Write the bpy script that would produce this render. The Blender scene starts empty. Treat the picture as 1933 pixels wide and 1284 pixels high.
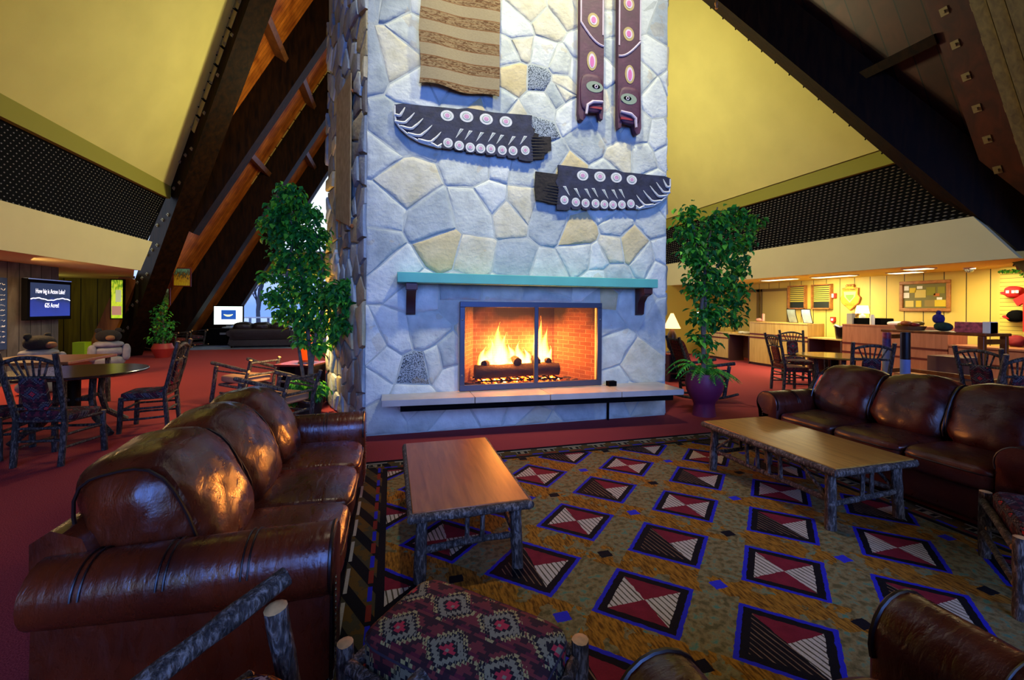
import bpy, math, random
from mathutils import Vector, Matrix, noise
random.seed(7)
PI = math.pi
S = bpy.context.scene
COL = S.collection

# ------------------------------------------------------------------ camera
cam_data = bpy.data.cameras.new('camera')
cam = bpy.data.objects.new('camera', cam_data)
COL.objects.link(cam)
YAW = math.radians(15.8)
cam.matrix_world = (Matrix.Translation((0, 0, 1.55)) @ Matrix.Rotation(-YAW, 4, 'Z')
                    @ Matrix.Rotation(PI / 2, 4, 'X') @ Matrix.Rotation(math.radians(.4), 4, 'Z'))
cam_data.sensor_width = 36
cam_data.lens = 800 / 1933 * 36
cam_data.shift_y = -60 / 1933
cam_data.clip_start = .02
cam_data.clip_end = 300
S.camera = cam

# ------------------------------------------------------------------ view
S.view_settings.view_transform = 'Standard'
S.view_settings.look = 'None'
S.view_settings.gamma = 1
S.view_settings.exposure = 0.1
S.cycles.use_denoising = True
S.cycles.max_bounces = 6
S.cycles.diffuse_bounces = 3
S.cycles.glossy_bounces = 3
S.cycles.transparent_max_bounces = 12
S.cycles.sample_clamp_indirect = 4
S.cycles.caustics_reflective = False
S.cycles.caustics_refractive = False

# ------------------------------------------------------------------ world: winter dusk sky
W = bpy.data.worlds.new('dusk_sky')
S.world = W
W.use_nodes = True
wt = W.node_tree
wt.nodes.clear()
_o = wt.nodes.new('ShaderNodeOutputWorld')
_b = wt.nodes.new('ShaderNodeBackground')
_r = wt.nodes.new('ShaderNodeValToRGB')
_x = wt.nodes.new('ShaderNodeSeparateXYZ')
_t = wt.nodes.new('ShaderNodeTexCoord')
wt.links.new(_t.outputs['Generated'], _x.inputs[0])
wt.links.new(_x.outputs['Z'], _r.inputs[0])
_r.color_ramp.elements[0].color = (.16, .30, .85, 1)
_r.color_ramp.elements[0].position = .0
_r.color_ramp.elements[1].color = (.75, .88, 1, 1)
_r.color_ramp.elements[1].position = .16
wt.links.new(_r.outputs[0], _b.inputs[0])
_b.inputs[1].default_value = 1.6
wt.links.new(_b.outputs[0], _o.inputs[0])


# ------------------------------------------------------------------ lights of the place
def area(name, loc, target, size, power, color, size_y=None, spread=None):
    l = bpy.data.lights.new(name, 'AREA')
    l.energy = power
    l.color = color
    l.shape = 'RECTANGLE'
    l.size = size
    l.size_y = size_y or size
    if spread:
        l.spread = spread
    o = bpy.data.objects.new(name, l)
    COL.objects.link(o)
    o.location = loc
    o.rotation_euler = (Vector(target) - Vector(loc)).to_track_quat('-Z', 'Y').to_euler()
    return o


def point(name, loc, power, color, r=.1):
    l = bpy.data.lights.new(name, 'POINT')
    l.energy = power
    l.color = color
    l.shadow_soft_size = r
    o = bpy.data.objects.new(name, l)
    COL.objects.link(o)
    o.location = loc
    return o


def spot(name, loc, target, power, color, angle, r=.15, blend=.6):
    l = bpy.data.lights.new(name, 'SPOT')
    l.energy = power
    l.color = color
    l.spot_size = angle
    l.spot_blend = blend
    l.shadow_soft_size = r
    o = bpy.data.objects.new(name, l)
    COL.objects.link(o)
    o.location = loc
    o.rotation_euler = (Vector(target) - Vector(loc)).to_track_quat('-Z', 'Y').to_euler()
    return o


# daylight from the tall front gable window behind the viewer
area('front_window_daylight', (1.0, -6.6, 4.3), (1.6, 5, 1.6), 7.5, 300, (.035, .20, 1.0), 4.6, math.radians(95))
# spots high in the roof, in front of the chimney
spot('roof_spot', (-.2, 1.6, 10.0), (1.4, 5.3, 5.0), 2050, (1.0, .94, .64), math.radians(44), .3, .8)
spot('roof_spot', (4.0, 1.6, 10.0), (2.3, 5.3, 4.9), 2050, (1.0, .94, .64), math.radians(44), .3, .8)
spot('roof_spot', (1.0, 2.6, 11.5), (1.5, 3.2, 0), 1100, (1.0, .84, .60), math.radians(26), .25, .8)
# added bare lights, unseen behind the chimney, brightening the plaster slopes
point('added_slope_light', (-.8, 11.9, 5.4), 430, (1.0, .90, .50), .35)
point('added_slope_light', (4.2, 9.6, 5.8), 560, (1.0, .90, .50), .35)
# reception and entry ceiling lights
area('reception_light', (10.3, 8.3, 2.33), (10.7, 8.3, 0), 1.0, 190, (1.0, .87, .50), 2.8)
area('gift_light', (10.2, 5.2, 2.33), (10.5, 5.0, 0), .6, 55, (1.0, .84, .46), .9)
area('passage_light', (-6.4, 9.6, 2.30), (-5.6, 10.2, 0), .6, 110, (1.0, .58, .22), 1.4)
point('passage_lamp', (-9.4, 14.4, 1.9), 12, (.95, .9, .25), .15)


# ------------------------------------------------------------------ colour helpers
def lin(c):
    return c / 12.92 if c <= .04045 else ((c + .055) / 1.055) ** 2.4


def hexc(h):
    h = h.lstrip('#')
    return tuple(lin(int(h[i:i + 2], 16) / 255) for i in (0, 2, 4)) + (1,)


# ------------------------------------------------------------------ node expression helper
class NT:
    def __init__(s, name):
        s.m = bpy.data.materials.new(name)
        s.m.use_nodes = True
        s.t = s.m.node_tree
        s.t.nodes.clear()
        s.out = s.t.nodes.new('ShaderNodeOutputMaterial')
        s.bsdf = s.t.nodes.new('ShaderNodeBsdfPrincipled')
        s.t.links.new(s.bsdf.outputs[0], s.out.inputs[0])

    def set(s, sock, v):
        i = s.bsdf.inputs[sock]
        if isinstance(v, E):
            s.t.links.new(v.s, i)
        elif hasattr(v, 'is_output'):
            s.t.links.new(v, i)
        else:
            i.default_value = v

    def coord(s, kind='Object'):
        n = s.t.nodes.new('ShaderNodeTexCoord')
        return n.outputs[kind]

    def xyz(s, vec=None):
        n = s.t.nodes.new('ShaderNodeSeparateXYZ')
        s.t.links.new(vec or s.coord(), n.inputs[0])
        return [E(s, o) for o in n.outputs]

    def vec(s, x, y, z=0):
        n = s.t.nodes.new('ShaderNodeCombineXYZ')
        for i, v in enumerate((x, y, z)):
            if isinstance(v, E):
                s.t.links.new(v.s, n.inputs[i])
            else:
                n.inputs[i].default_value = v
        return n.outputs[0]

    def noise(s, scale=5, detail=3, vec=None, rough=.5, sc3=None, dist=0):
        n = s.t.nodes.new('ShaderNodeTexNoise')
        n.inputs['Scale'].default_value = scale
        n.inputs['Detail'].default_value = detail
        n.inputs['Roughness'].default_value = rough
        n.inputs['Distortion'].default_value = dist
        v = vec or s.coord()
        if sc3:
            mp = s.t.nodes.new('ShaderNodeMapping')
            mp.inputs['Scale'].default_value = sc3
            s.t.links.new(v, mp.inputs[0])
            v = mp.outputs[0]
        s.t.links.new(v, n.inputs['Vector'])
        return E(s, n.outputs['Fac'])

    def ramp(s, fac, stops, interp='LINEAR'):
        n = s.t.nodes.new('ShaderNodeValToRGB')
        n.color_ramp.interpolation = interp
        el = n.color_ramp.elements
        while len(el) > 1:
            el.remove(el[-1])
        el[0].position = stops[0][0]
        el[0].color = stops[0][1]
        for p, c in stops[1:]:
            e = el.new(p)
            e.color = c
        s.t.links.new(fac.s, n.inputs[0])
        return E(s, n.outputs[0])

    def mix(s, fac, a, b):
        n = s.t.nodes.new('ShaderNodeMix')
        n.data_type = 'RGBA'
        for sock, v in ((n.inputs[0], fac), (n.inputs[6], a), (n.inputs[7], b)):
            if isinstance(v, E):
                s.t.links.new(v.s, sock)
            else:
                sock.default_value = v
        return E(s, n.outputs[2])

    def bump(s, h, strength=.3, dist=.01):
        n = s.t.nodes.new('ShaderNodeBump')
        n.inputs['Strength'].default_value = strength
        n.inputs['Distance'].default_value = dist
        s.t.links.new(h.s, n.inputs['Height'])
        s.t.links.new(n.outputs[0], s.bsdf.inputs['Normal'])

    def attr(s, name):
        n = s.t.nodes.new('ShaderNodeAttribute')
        n.attribute_name = name
        return E(s, n.outputs['Color'])


class E:
    def __init__(s, nt, sock):
        s.n = nt
        s.s = sock

    def op(s, o, b=None, c=None):
        n = s.n.t.nodes.new('ShaderNodeMath')
        n.operation = o
        for i, v in enumerate((s, b, c)):
            if v is None:
                continue
            if isinstance(v, E):
                s.n.t.links.new(v.s, n.inputs[i])
            else:
                n.inputs[i].default_value = v
        return E(s.n, n.outputs[0])

    def __add__(s, b): return s.op('ADD', b)
    def __sub__(s, b): return s.op('SUBTRACT', b)
    def __mul__(s, b): return s.op('MULTIPLY', b)
    def __truediv__(s, b): return s.op('DIVIDE', b)
    def abs(s): return s.op('ABSOLUTE')
    def floor(s): return s.op('FLOOR')
    def round(s): return s.op('ROUND')
    def frac(s): return s - s.floor()
    def lt(s, b): return s.op('LESS_THAN', b)
    def gt(s, b): return s.op('GREATER_THAN', b)
    def min(s, b): return s.op('MINIMUM', b)
    def max(s, b): return s.op('MAXIMUM', b)
    def fmod(s, b): return s.op('FLOORED_MODULO', b)
    def sin(s): return s.op('SINE')


MATS = {}


def plain(name, color, rough=.6, metal=0, emit=None, es=1, spec=.5, var=0, vscale=8, bump=0, bscale=30):
    if name in MATS:
        return MATS[name]
    t = NT(name)
    c = hexc(color) if isinstance(color, str) else color
    if var:
        n = t.noise(vscale, 4)
        a = tuple(max(0, x * (1 - var)) for x in c[:3]) + (1,)
        b = tuple(min(1, x * (1 + var)) for x in c[:3]) + (1,)
        t.set('Base Color', t.ramp(n, [(.3, a), (.7, b)]))
    else:
        t.set('Base Color', c)
    t.set('Roughness', rough)
    t.set('Metallic', metal)
    t.set('Specular IOR Level', spec)
    if emit:
        t.set('Emission Color', hexc(emit) if isinstance(emit, str) else emit)
        t.set('Emission Strength', es)
    if bump:
        t.bump(t.noise(bscale, 3), bump, .01)
    MATS[name] = t.m
    return t.m


# ------------------------------------------------------------------ mesh helper
class MB:
    def __init__(s):
        s.v = []
        s.f = []
        s.m = []

    def add(s, vs, fs, mi=0):
        o = len(s.v)
        s.v += [tuple(v) for v in vs]
        s.f += [[i + o for i in f] for f in fs]
        s.m += [mi] * len(fs)

    def box(s, c, size, rot=None, mi=0):
        x, y, z = size[0] / 2, size[1] / 2, size[2] / 2
        vs = [Vector((a * x, b * y, d * z)) for a in (-1, 1) for b in (-1, 1) for d in (-1, 1)]
        if rot:
            vs = [rot @ v for v in vs]
        s.add([v + Vector(c) for v in vs],
              [(0, 1, 3, 2), (4, 6, 7, 5), (0, 4, 5, 1), (2, 3, 7, 6), (0, 2, 6, 4), (1, 5, 7, 3)], mi)

    def bx(s, x0, x1, y0, y1, z0, z1, mi=0):
        s.box(((x0 + x1) / 2, (y0 + y1) / 2, (z0 + z1) / 2), (x1 - x0, y1 - y0, z1 - z0), None, mi)

    def tube(s, pts, radii, seg=10, mi=0, cap=True, capmi=None, jit=0, tip=0):
        pts = [Vector(p) for p in pts]
        if not hasattr(radii, '__len__'):
            radii = [radii] * len(pts)
        d0 = (pts[1] - pts[0]).normalized()
        up = Vector((0, 0, 1)) if abs(d0.z) < .9 else Vector((1, 0, 0))
        a = d0.cross(up).normalized()
        vs = []
        n = len(pts)
        for i, p in enumerate(pts):
            d = (pts[min(i + 1, n - 1)] - pts[max(i - 1, 0)]).normalized()
            a = (a - d * a.dot(d)).normalized()
            b = d.cross(a)
            for k in range(seg):
                t = 2 * PI * k / seg
                r = radii[i] * (1 + (random.uniform(-jit, jit) if jit else 0))
                vs.append(p + a * math.cos(t) * r + b * math.sin(t) * r)
        fs = []
        for i in range(n - 1):
            for k in range(seg):
                k2 = (k + 1) % seg
                fs.append((i * seg + k, i * seg + k2, (i + 1) * seg + k2, (i + 1) * seg + k))
        s.add(vs, fs, mi)
        if cap:
            cm = mi if capmi is None else capmi
            o = len(s.v) - len(vs)
            d1 = (pts[-1] - pts[-2]).normalized()
            for base, cpt, rev in ((0, pts[0] - d0 * tip, True), ((n - 1) * seg, pts[-1] + d1 * tip, False)):
                ring = [vs[base + k] for k in range(seg)]
                fs2 = [(k, (k + 1) % seg, seg) if not rev else ((k + 1) % seg, k, seg) for k in range(seg)]
                s.add(ring + [cpt], fs2, cm)

    def log(s, p0, p1, r0, r1=None, seg=10, jit=.07, bow=.0, mi=0, capmi=1, tip=.01, n=None):
        p0, p1 = Vector(p0), Vector(p1)
        r1 = r0 if r1 is None else r1
        L = (p1 - p0).length
        n = n or max(3, min(12, int(L / .08) + 2))
        d = (p1 - p0).normalized()
        side = d.cross(Vector((.3, .5, .81))).normalized()
        side2 = d.cross(side)
        pts, rr = [], []
        bx, by = random.uniform(-1, 1), random.uniform(-1, 1)
        for i in range(n):
            t = i / (n - 1)
            w = math.sin(PI * t) * bow + (random.uniform(-.06, .06) * r0 if 0 < i < n - 1 else 0)
            pts.append(p0.lerp(p1, t) + side * w * bx + side2 * w * by)
            rr.append((r0 + (r1 - r0) * t) * random.uniform(.95, 1.06))
        s.tube(pts, rr, seg, mi, True, capmi, jit, tip)

    def lathe(s, prof, c=(0, 0, 0), seg=32, mi=0, axis='Z'):
        c = Vector(c)
        vs = []
        for r, z in prof:
            for k in range(seg):
                t = 2 * PI * k / seg
                p = (r * math.cos(t), r * math.sin(t), z)
                if axis == 'Y':
                    p = (p[0], p[2], p[1])
                elif axis == 'X':
                    p = (p[2], p[0], p[1])
                vs.append(c + Vector(p))
        fs = []
        for i in range(len(prof) - 1):
            for k in range(seg):
                k2 = (k + 1) % seg
                f = (i * seg + k, i * seg + k2, (i + 1) * seg + k2, (i + 1) * seg + k)
                fs.append(f if axis == 'Z' else f[::-1])
        s.add(vs, fs, mi)

    def prism(s, poly, h0, h1, plane='XY', mi=0, capmi=None):
        """poly: 2D outline, extruded along the plane's normal from h0 to h1."""
        def P(a, b, h):
            return {'XY': (a, b, h), 'XZ': (a, h, b), 'YZ': (h, a, b)}[plane]
        n = len(poly)
        area2 = sum(poly[i][0] * poly[(i + 1) % n][1] - poly[(i + 1) % n][0] * poly[i][1] for i in range(n))
        if area2 < 0:
            poly = poly[::-1]
        vs = [P(a, b, h0) for a, b in poly] + [P(a, b, h1) for a, b in poly]
        flip = (plane == 'XZ') ^ (h1 < h0)
        side = [(i, (i + 1) % n, n + (i + 1) % n, n + i) for i in range(n)]
        caps = [tuple(range(n))[::-1], tuple(range(n, 2 * n))]
        if flip:
            side = [f[::-1] for f in side]
            caps = [f[::-1] for f in caps]
        s.add(vs, side, mi)
        s.add(vs, caps, mi if capmi is None else capmi)

    def disc(s, c, r, n=20, ny=None, axis='Y', mi=0, h=.004, ry=None, rot=0):
        ry = ry or r
        poly = [(c[0] + r * math.cos(2 * PI * k / n) * math.cos(rot) - ry * math.sin(2 * PI * k / n) * math.sin(rot),
                 c[1] + r * math.cos(2 * PI * k / n) * math.sin(rot) + ry * math.sin(2 * PI * k / n) * math.cos(rot)) for k in range(n)]
        pl = {'Y': 'XZ', 'X': 'YZ', 'Z': 'XY'}[axis]
        s.prism(poly, c[2], c[2] + h, pl, mi)

    def cushion(s, c, size, n=5.0, res=10, puff=0, wr=0, rot=None, mi=0, seed=0, wscale=6, shape=None):
        c = Vector(c)
        vs, idx, fs = [], {}, []

        def vid(p):
            k = (round(p[0], 5), round(p[1], 5), round(p[2], 5))
            if k not in idx:
                idx[k] = len(vs)
                x, y, z = p
                q = (abs(x) ** n + abs(y) ** n + abs(z) ** n) ** (1 / n)
                v = Vector((x / q, y / q, z / q))
                if puff:
                    b = (1 - min(1, abs(v.x)) ** 2.5) * (1 - min(1, abs(v.y)) ** 2.5)
                    v.z *= 1 + puff * (b - .35)
                w = Vector((v.x * size[0] / 2, v.y * size[1] / 2, v.z * size[2] / 2))
                if shape:
                    w = shape(w)
                if wr:
                    q = w * wscale + Vector((seed * 7.3, seed * 3.1, 0))
                    w += w.normalized() * wr * (noise.noise(q) + .5 * noise.noise(q * 2.3))
                if rot:
                    w = rot @ w
                vs.append(w + c)
            return idx[k]
        for ax in range(3):
            for sg in (-1, 1):
                for i in range(res):
                    for j in range(res):
                        q = []
                        for a, b in ((i, j), (i + 1, j), (i + 1, j + 1), (i, j + 1)):
                            p = [0, 0, 0]
                            p[ax] = sg
                            p[(ax + 1) % 3] = math.tan((-1 + 2 * a / res) * .785)
                            p[(ax + 2) % 3] = math.tan((-1 + 2 * b / res) * .785)
                            q.append(vid(p))
                        fs.append(q if sg > 0 else q[::-1])
        s.add(vs, fs, mi)

    def build(s, name, mats, parent=None, loc=None, rotz=0, smooth=35, bevel=0, seg=2):
        me = bpy.data.meshes.new(name)
        me.from_pydata(s.v, [], s.f)
        if not isinstance(mats, (list, tuple)):
            mats = [mats]
        for m in mats:
            me.materials.append(m)
        if len(mats) > 1:
            me.polygons.foreach_set('material_index', s.m)
        if smooth:
            me.shade_smooth()
            me.set_sharp_from_angle(angle=math.radians(smooth))
        me.update()
        o = bpy.data.objects.new(name, me)
        COL.objects.link(o)
        if parent:
            o.parent = parent
        if loc:
            o.location = loc
        o.rotation_euler[2] = rotz
        if bevel:
            b = o.modifiers.new('bevel', 'BEVEL')
            b.width = bevel
            b.segments = seg
            b.limit_method = 'ANGLE'
            b.angle_limit = math.radians(40)
        return o


def tag(o, label=None, cat=None, group=None, kind=None):
    if label:
        o['label'] = label
    if cat:
        o['category'] = cat
    if group:
        o['group'] = group
    if kind:
        o['kind'] = kind
    return o


def thing(name, label, cat, loc=(0, 0, 0), rz=0, group=None):
    o = bpy.data.objects.new(name, None)
    o.empty_display_size = .1
    COL.objects.link(o)
    o.location = loc
    o.rotation_euler[2] = rz
    return tag(o, label, cat, group)


def struct(name, mb, mats, smooth=0, **k):
    return tag(mb.build(name, mats, smooth=smooth, **k), kind='structure')


def copy_tree(o, parent=None):
    c = o.copy()
    COL.objects.link(c)
    if parent:
        c.parent = parent
    for ch in o.children:
        copy_tree(ch, c)
    return c


def text_mesh(body, size, mat, parent, loc, rot, name='lettering', depth=.002, align='CENTER', label=None, sx=1):
    cu = bpy.data.curves.new('t', 'FONT')
    cu.body = body
    cu.size = size
    cu.extrude = depth
    cu.align_x = align
    cu.align_y = 'CENTER'
    cu.resolution_u = 3
    tmp = bpy.data.objects.new('t', cu)
    COL.objects.link(tmp)
    dg = bpy.context.evaluated_depsgraph_get()
    me = bpy.data.meshes.new_from_object(tmp.evaluated_get(dg))
    bpy.data.objects.remove(tmp)
    me.materials.clear()
    me.materials.append(mat)
    for v in me.vertices:
        v.co.x *= sx
    o = bpy.data.objects.new(name, me)
    COL.objects.link(o)
    o.parent = parent
    o.location = loc
    o.rotation_euler = rot
    return o
# ------------------------------------------------------------------ shared materials
def m_carpet():
    t = NT('red_carpet')
    n = t.noise(160, 2)
    n2 = t.noise(1.3, 3)
    c = t.ramp(n, [(.3, hexc('#661a22')), (.7, hexc('#b04c4a'))])
    t.set('Base Color', t.mix(n2 * .35, c, hexc('#8c2c30')))
    t.set('Roughness', .95)
    t.set('Specular IOR Level', .1)
    t.bump(n, .5, .004)
    return t.m


def m_wood(name, a, b, scale=(1, 12, 12), rough=.45, sc=2.2, spec=.5, planks=None):
    """planks: (axis, width) draws board joints"""
    t = NT(name)
    n = t.noise(sc, 5, sc3=scale, dist=.6)
    c = t.ramp(n, [(.25, hexc(a)), (.75, hexc(b))])
    if planks:
        x = t.xyz()[planks[0]] / planks[1]
        fr = x.frac()
        wn = t.t.nodes.new('ShaderNodeTexWhiteNoise')
        wn.noise_dimensions = '1D'
        t.t.links.new(x.floor().s, wn.inputs['W'])
        c = t.mix(E(t, wn.outputs['Value']) * .45, c, hexc(planks[2] if len(planks) > 2 else a))
        gap = (fr - .5).abs().gt(.5 - (planks[3] if len(planks) > 3 else .03))
        c = t.mix(gap, c, (.004, .003, .002, 1))
    t.set('Base Color', c)
    t.set('Roughness', rough)
    t.set('Specular IOR Level', spec)
    t.bump(n, .15, .005)
    return t.m


def m_bark(name='hickory_bark', a='#1d1713', b='#8c8074', mid='#4a3f36'):
    t = NT(name)
    n = t.noise(46, 5, sc3=(1, 1, .3), dist=1.0, rough=.65)
    n3 = t.noise(95, 3, sc3=(1, 1, .25), dist=.8)
    n2 = t.noise(6, 3)
    h = n * .65 + n3 * .35
    c = t.ramp(h, [(.38, hexc(a)), (.5, hexc(mid)), (.60, hexc(b))])
    t.set('Base Color', t.mix(n2 * .35, c, hexc('#2a1f17')))
    t.set('Roughness', .6)
    t.set('Specular IOR Level', .35)
    t.bump(h, 1.0, .02)
    return t.m


def m_leather(name, a, b, rough=.3):
    t = NT(name)
    n = t.noise(2.2, 5, dist=.4)
    f = t.noise(9, 4, sc3=(1, 2.6, 1), dist=.5)
    g = t.noise(90, 2)
    t.set('Base Color', t.ramp(n, [(.3, hexc(a)), (.7, hexc(b))]))
    t.set('Roughness', t.ramp(f, [(.3, (rough - .05,) * 3 + (1,)), (.7, (rough + .15,) * 3 + (1,))]))
    t.set('Specular IOR Level', .6)
    t.bump(f * .8 + g * .12, .33, .02)
    return t.m


def m_kilim(name, sc=1.0, red='#8e2530', ground='#8c8270', dark='#231c26', tan='#b8a46a', kind='Object'):
    t = NT(name)
    x, y, z = t.xyz(t.coord(kind))
    # woven jags: quantise, then concentric stepped lozenges
    q = .012 * sc
    u = ((x / q).floor() * q) / (.20 * sc)
    v = (((y + z * .8) / q).floor() * q) / (.17 * sc)
    row = v.floor().fmod(2)
    fu = ((u + row * .5).frac() - .5).abs()
    fv = (v.frac() - .5).abs()
    d = fu + fv * .95
    jag = (((x * 1.0 + y * .6) / (.018 * sc)).frac() - .5).abs()
    dj = d + (jag - .25) * .12
    c = t.mix(dj.lt(.5), hexc(red), hexc(tan))
    band = ((v * 2 + .25).frac() - .5).abs().lt(.12)
    c = t.mix(band, c, hexc('#5d1f2a'))
    c = t.mix(dj.lt(.44), c, hexc(dark))
    c = t.mix(dj.lt(.37), c, hexc(ground))
    c = t.mix(dj.lt(.23), c, hexc(dark))
    c = t.mix(d.lt(.14), c, hexc('#b4313a'))
    c = t.mix(d.lt(.05), c, hexc(ground))
    tri = (((u * 2.5).frac() - .5).abs() * 1.2).lt((v * 4).frac() * .6)
    edge = dj.gt(.5)
    c = t.mix(edge * tri * .85, c, hexc(dark))
    w = t.noise(260, 1)
    t.set('Base Color', t.mix(w * .25, c, (.02, .02, .03, 1)))
    t.set('Roughness', .9)
    t.set('Specular IOR Level', .15)
    t.bump(w, .25, .003)
    return t.m


def m_blackwood():
    t = NT('dark_stained_beam')
    n = t.noise(2.0, 5, sc3=(6, 6, 1), dist=.5)
    t.set('Base Color', t.ramp(n, [(.3, hexc('#0c0602')), (.7, hexc('#261404'))]))
    t.set('Roughness', .6)
    t.set('Specular IOR Level', .08)
    t.bump(n, .2, .01)
    return t.m


CARPET = m_carpet()
BARK = m_bark()
BARKD = m_bark('dark_hickory_bark', '#100d0c', '#6e655c', '#2c2622')
CUT = plain('cut_wood_end', '#c9965a', .6, var=.25, vscale=30)
BEAM = m_blackwood()
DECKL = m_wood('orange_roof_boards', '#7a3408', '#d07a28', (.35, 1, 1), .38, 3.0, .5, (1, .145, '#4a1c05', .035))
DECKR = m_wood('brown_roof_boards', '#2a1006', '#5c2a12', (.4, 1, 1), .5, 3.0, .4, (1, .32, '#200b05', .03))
PLASTER = plain('yellow_plaster', '#cbc274', .9, var=.05, vscale=1.5, spec=.15)
CREAM = plain('cream_paint', '#d2c894', .85, spec=.2, var=.03, vscale=2)
OLIVE = plain('olive_paint_and_shade', '#8a8636', .85, spec=.2)
BLACK = plain('black_paint', '#0a0a0b', .7, spec=.02)
METAL = plain('grey_steel', '#7d7a72', .4, .8)
PLATE = plain('galvanised_plate', '#8d7f5c', .5, .5)
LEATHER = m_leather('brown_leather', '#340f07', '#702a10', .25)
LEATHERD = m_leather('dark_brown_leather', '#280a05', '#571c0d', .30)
PIPING = plain('leather_piping', '#1a0805', .35)
KILIM = m_kilim('kilim_fabric', 1.0, '#74302c', '#8a8262', '#211c1c', '#ab9a5c')
KILIMD = m_kilim('dark_kilim_fabric', .9, '#4a1c22', '#4d4650', '#17141c', '#6c6258', 'Object')
KILIMR = m_kilim('russet_kilim_fabric', .7, '#8a3424', '#7a3a28', '#2a1410', '#8a5030')
KILIML = m_kilim('pale_kilim_fabric', .8, '#b8641c', '#a9a2b0', '#2c2430', '#c98a2a')
TABLETOP = m_wood('coffee_table_top', '#7a3c14', '#a5602a', (9, .9, 9), .32, 3, .5)
TABLETOP2 = m_wood('golden_table_top', '#8a5a1a', '#b98436', (14, .9, 9), .30, 3, .5)
DARKTOP = m_wood('dark_table_top', '#24120a', '#46261a', (1, 9, 9), .2, 3, .6)
MAPLE = m_wood('maple_veneer', '#b58f44', '#d2ae62', (9, 9, .8), .4, 2.2)
PINKWOOD = m_wood('cherry_panel', '#a2603e', '#c27f58', (7, 7, .8), .4, 2.2)
MAHOG = plain('mahogany_trim', '#5a160c', .4)
FRAMEW = m_wood('oak_frame', '#8a5424', '#bd7f3e', (4, 4, 4), .35, 3)
WHITE = plain('white_paint', '#e8e6de', .5)


def m_leaf(name, c, var):
    m = plain(name, c, .45, var=var, vscale=6)
    nt = m.node_tree
    b = [n for n in nt.nodes if n.type == 'BSDF_PRINCIPLED'][0]
    o = [n for n in nt.nodes if n.type == 'OUTPUT_MATERIAL'][0]
    tl = nt.nodes.new('ShaderNodeBsdfTranslucent')
    tl.inputs[0].default_value = hexc(c)
    mx = nt.nodes.new('ShaderNodeMixShader')
    mx.inputs[0].default_value = .35
    nt.links.new(b.outputs[0], mx.inputs[1])
    nt.links.new(tl.outputs[0], mx.inputs[2])
    nt.links.new(mx.outputs[0], o.inputs[0])
    return m


LEAF = [m_leaf('leaf_green', '#4cb03a', .3), m_leaf('leaf_dark', '#30803a', .3), m_leaf('leaf_bright', '#86dc40', .25)]
TRUNK = plain('ficus_trunk', '#6a5a48', .75, var=.4, vscale=14, bump=.4)
GLASS = None


def m_glass():
    t = NT('window_glass')
    tr = t.t.nodes.new('ShaderNodeBsdfTransparent')
    gl = t.t.nodes.new('ShaderNodeBsdfGlossy')
    gl.inputs['Roughness'].default_value = .02
    mx = t.t.nodes.new('ShaderNodeMixShader')
    mx.inputs[0].default_value = .05
    t.t.links.new(tr.outputs[0], mx.inputs[1])
    t.t.links.new(gl.outputs[0], mx.inputs[2])
    t.t.links.new(mx.outputs[0], t.out.inputs[0])
    return t.m


GLASS = m_glass()

# ------------------------------------------------------------------ the building
SL = 1.79                    # roof slope
XL, XR = -8.36, 11.86        # foot of the left and right roof planes
RIDGE = (XR - XL) / 2 * SL
YF, YB = 2.4, 16.4           # feet of the front and back valleys
YC = (YF + YB) / 2
HA = (YB - YF) / 2 * SL      # height where the valleys meet
FX_L, FX_R = -5.71, 9.27     # fascia planes
HF = 4.72                    # top of the fascia


def LP(Y, h, off=0):         # point on the left roof plane (off: outwards)
    return (XL + h / SL - off * .873, Y, h + off * .488)


def RP(Y, h, off=0):
    return (XR - h / SL + off * .873, Y, h + off * .488)


mb = MB()
mb.bx(-14, 17, -8, 24.5, -.1, 0)
struct('floor', mb, CARPET)


def slab(P, poly, t=.12):
    m = MB()
    n = len(poly)
    m.add([P(y, h) for y, h in poly] + [P(y, h, t) for y, h in poly],
          [tuple(range(n)), tuple(range(2 * n - 1, n - 1, -1))] + [(i, n + i, n + (i + 1) % n, (i + 1) % n) for i in range(n)])
    return m


deck_front = [(-7.2, 0), (YF, 0), (YC, HA), (YC, RIDGE), (-7.2, RIDGE)]
deck_back = [(YB, 0), (23.4, 0), (23.4, RIDGE), (YC, RIDGE), (YC, HA)]
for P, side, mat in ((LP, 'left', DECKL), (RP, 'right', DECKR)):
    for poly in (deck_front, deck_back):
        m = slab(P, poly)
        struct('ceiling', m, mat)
    k = HF / SL
    tri = slab(P, [(YF + k, HF), (YB - k, HF), (YC, HA)], .1)
    struct('wall_' + side, tri, PLASTER)
# gable walls: front one behind the viewer, back one glazed
def gable(Y, t, name, h0, h1):
    m = MB()
    xa, xb = XL + h0 / SL, XR - h0 / SL
    xc, xd = XL + h1 / SL, XR - h1 / SL
    m.prism([(xa, h0), (xb, h0), (xd, h1), (xc, h1)], Y, Y + t, 'XZ')
    return m


struct('wall_back', gable(23.0, .2, '', 3.15, 4.25), OLIVE)
struct('wall_front', gable(-7.3, .2, '', 0, .6), BEAM)
struct('wall_front', gable(-7.3, .2, '', 8.2, RIDGE - .1), BEAM)
mull = plain('pale_window_frame', '#a9b4c8', .5)


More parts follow.
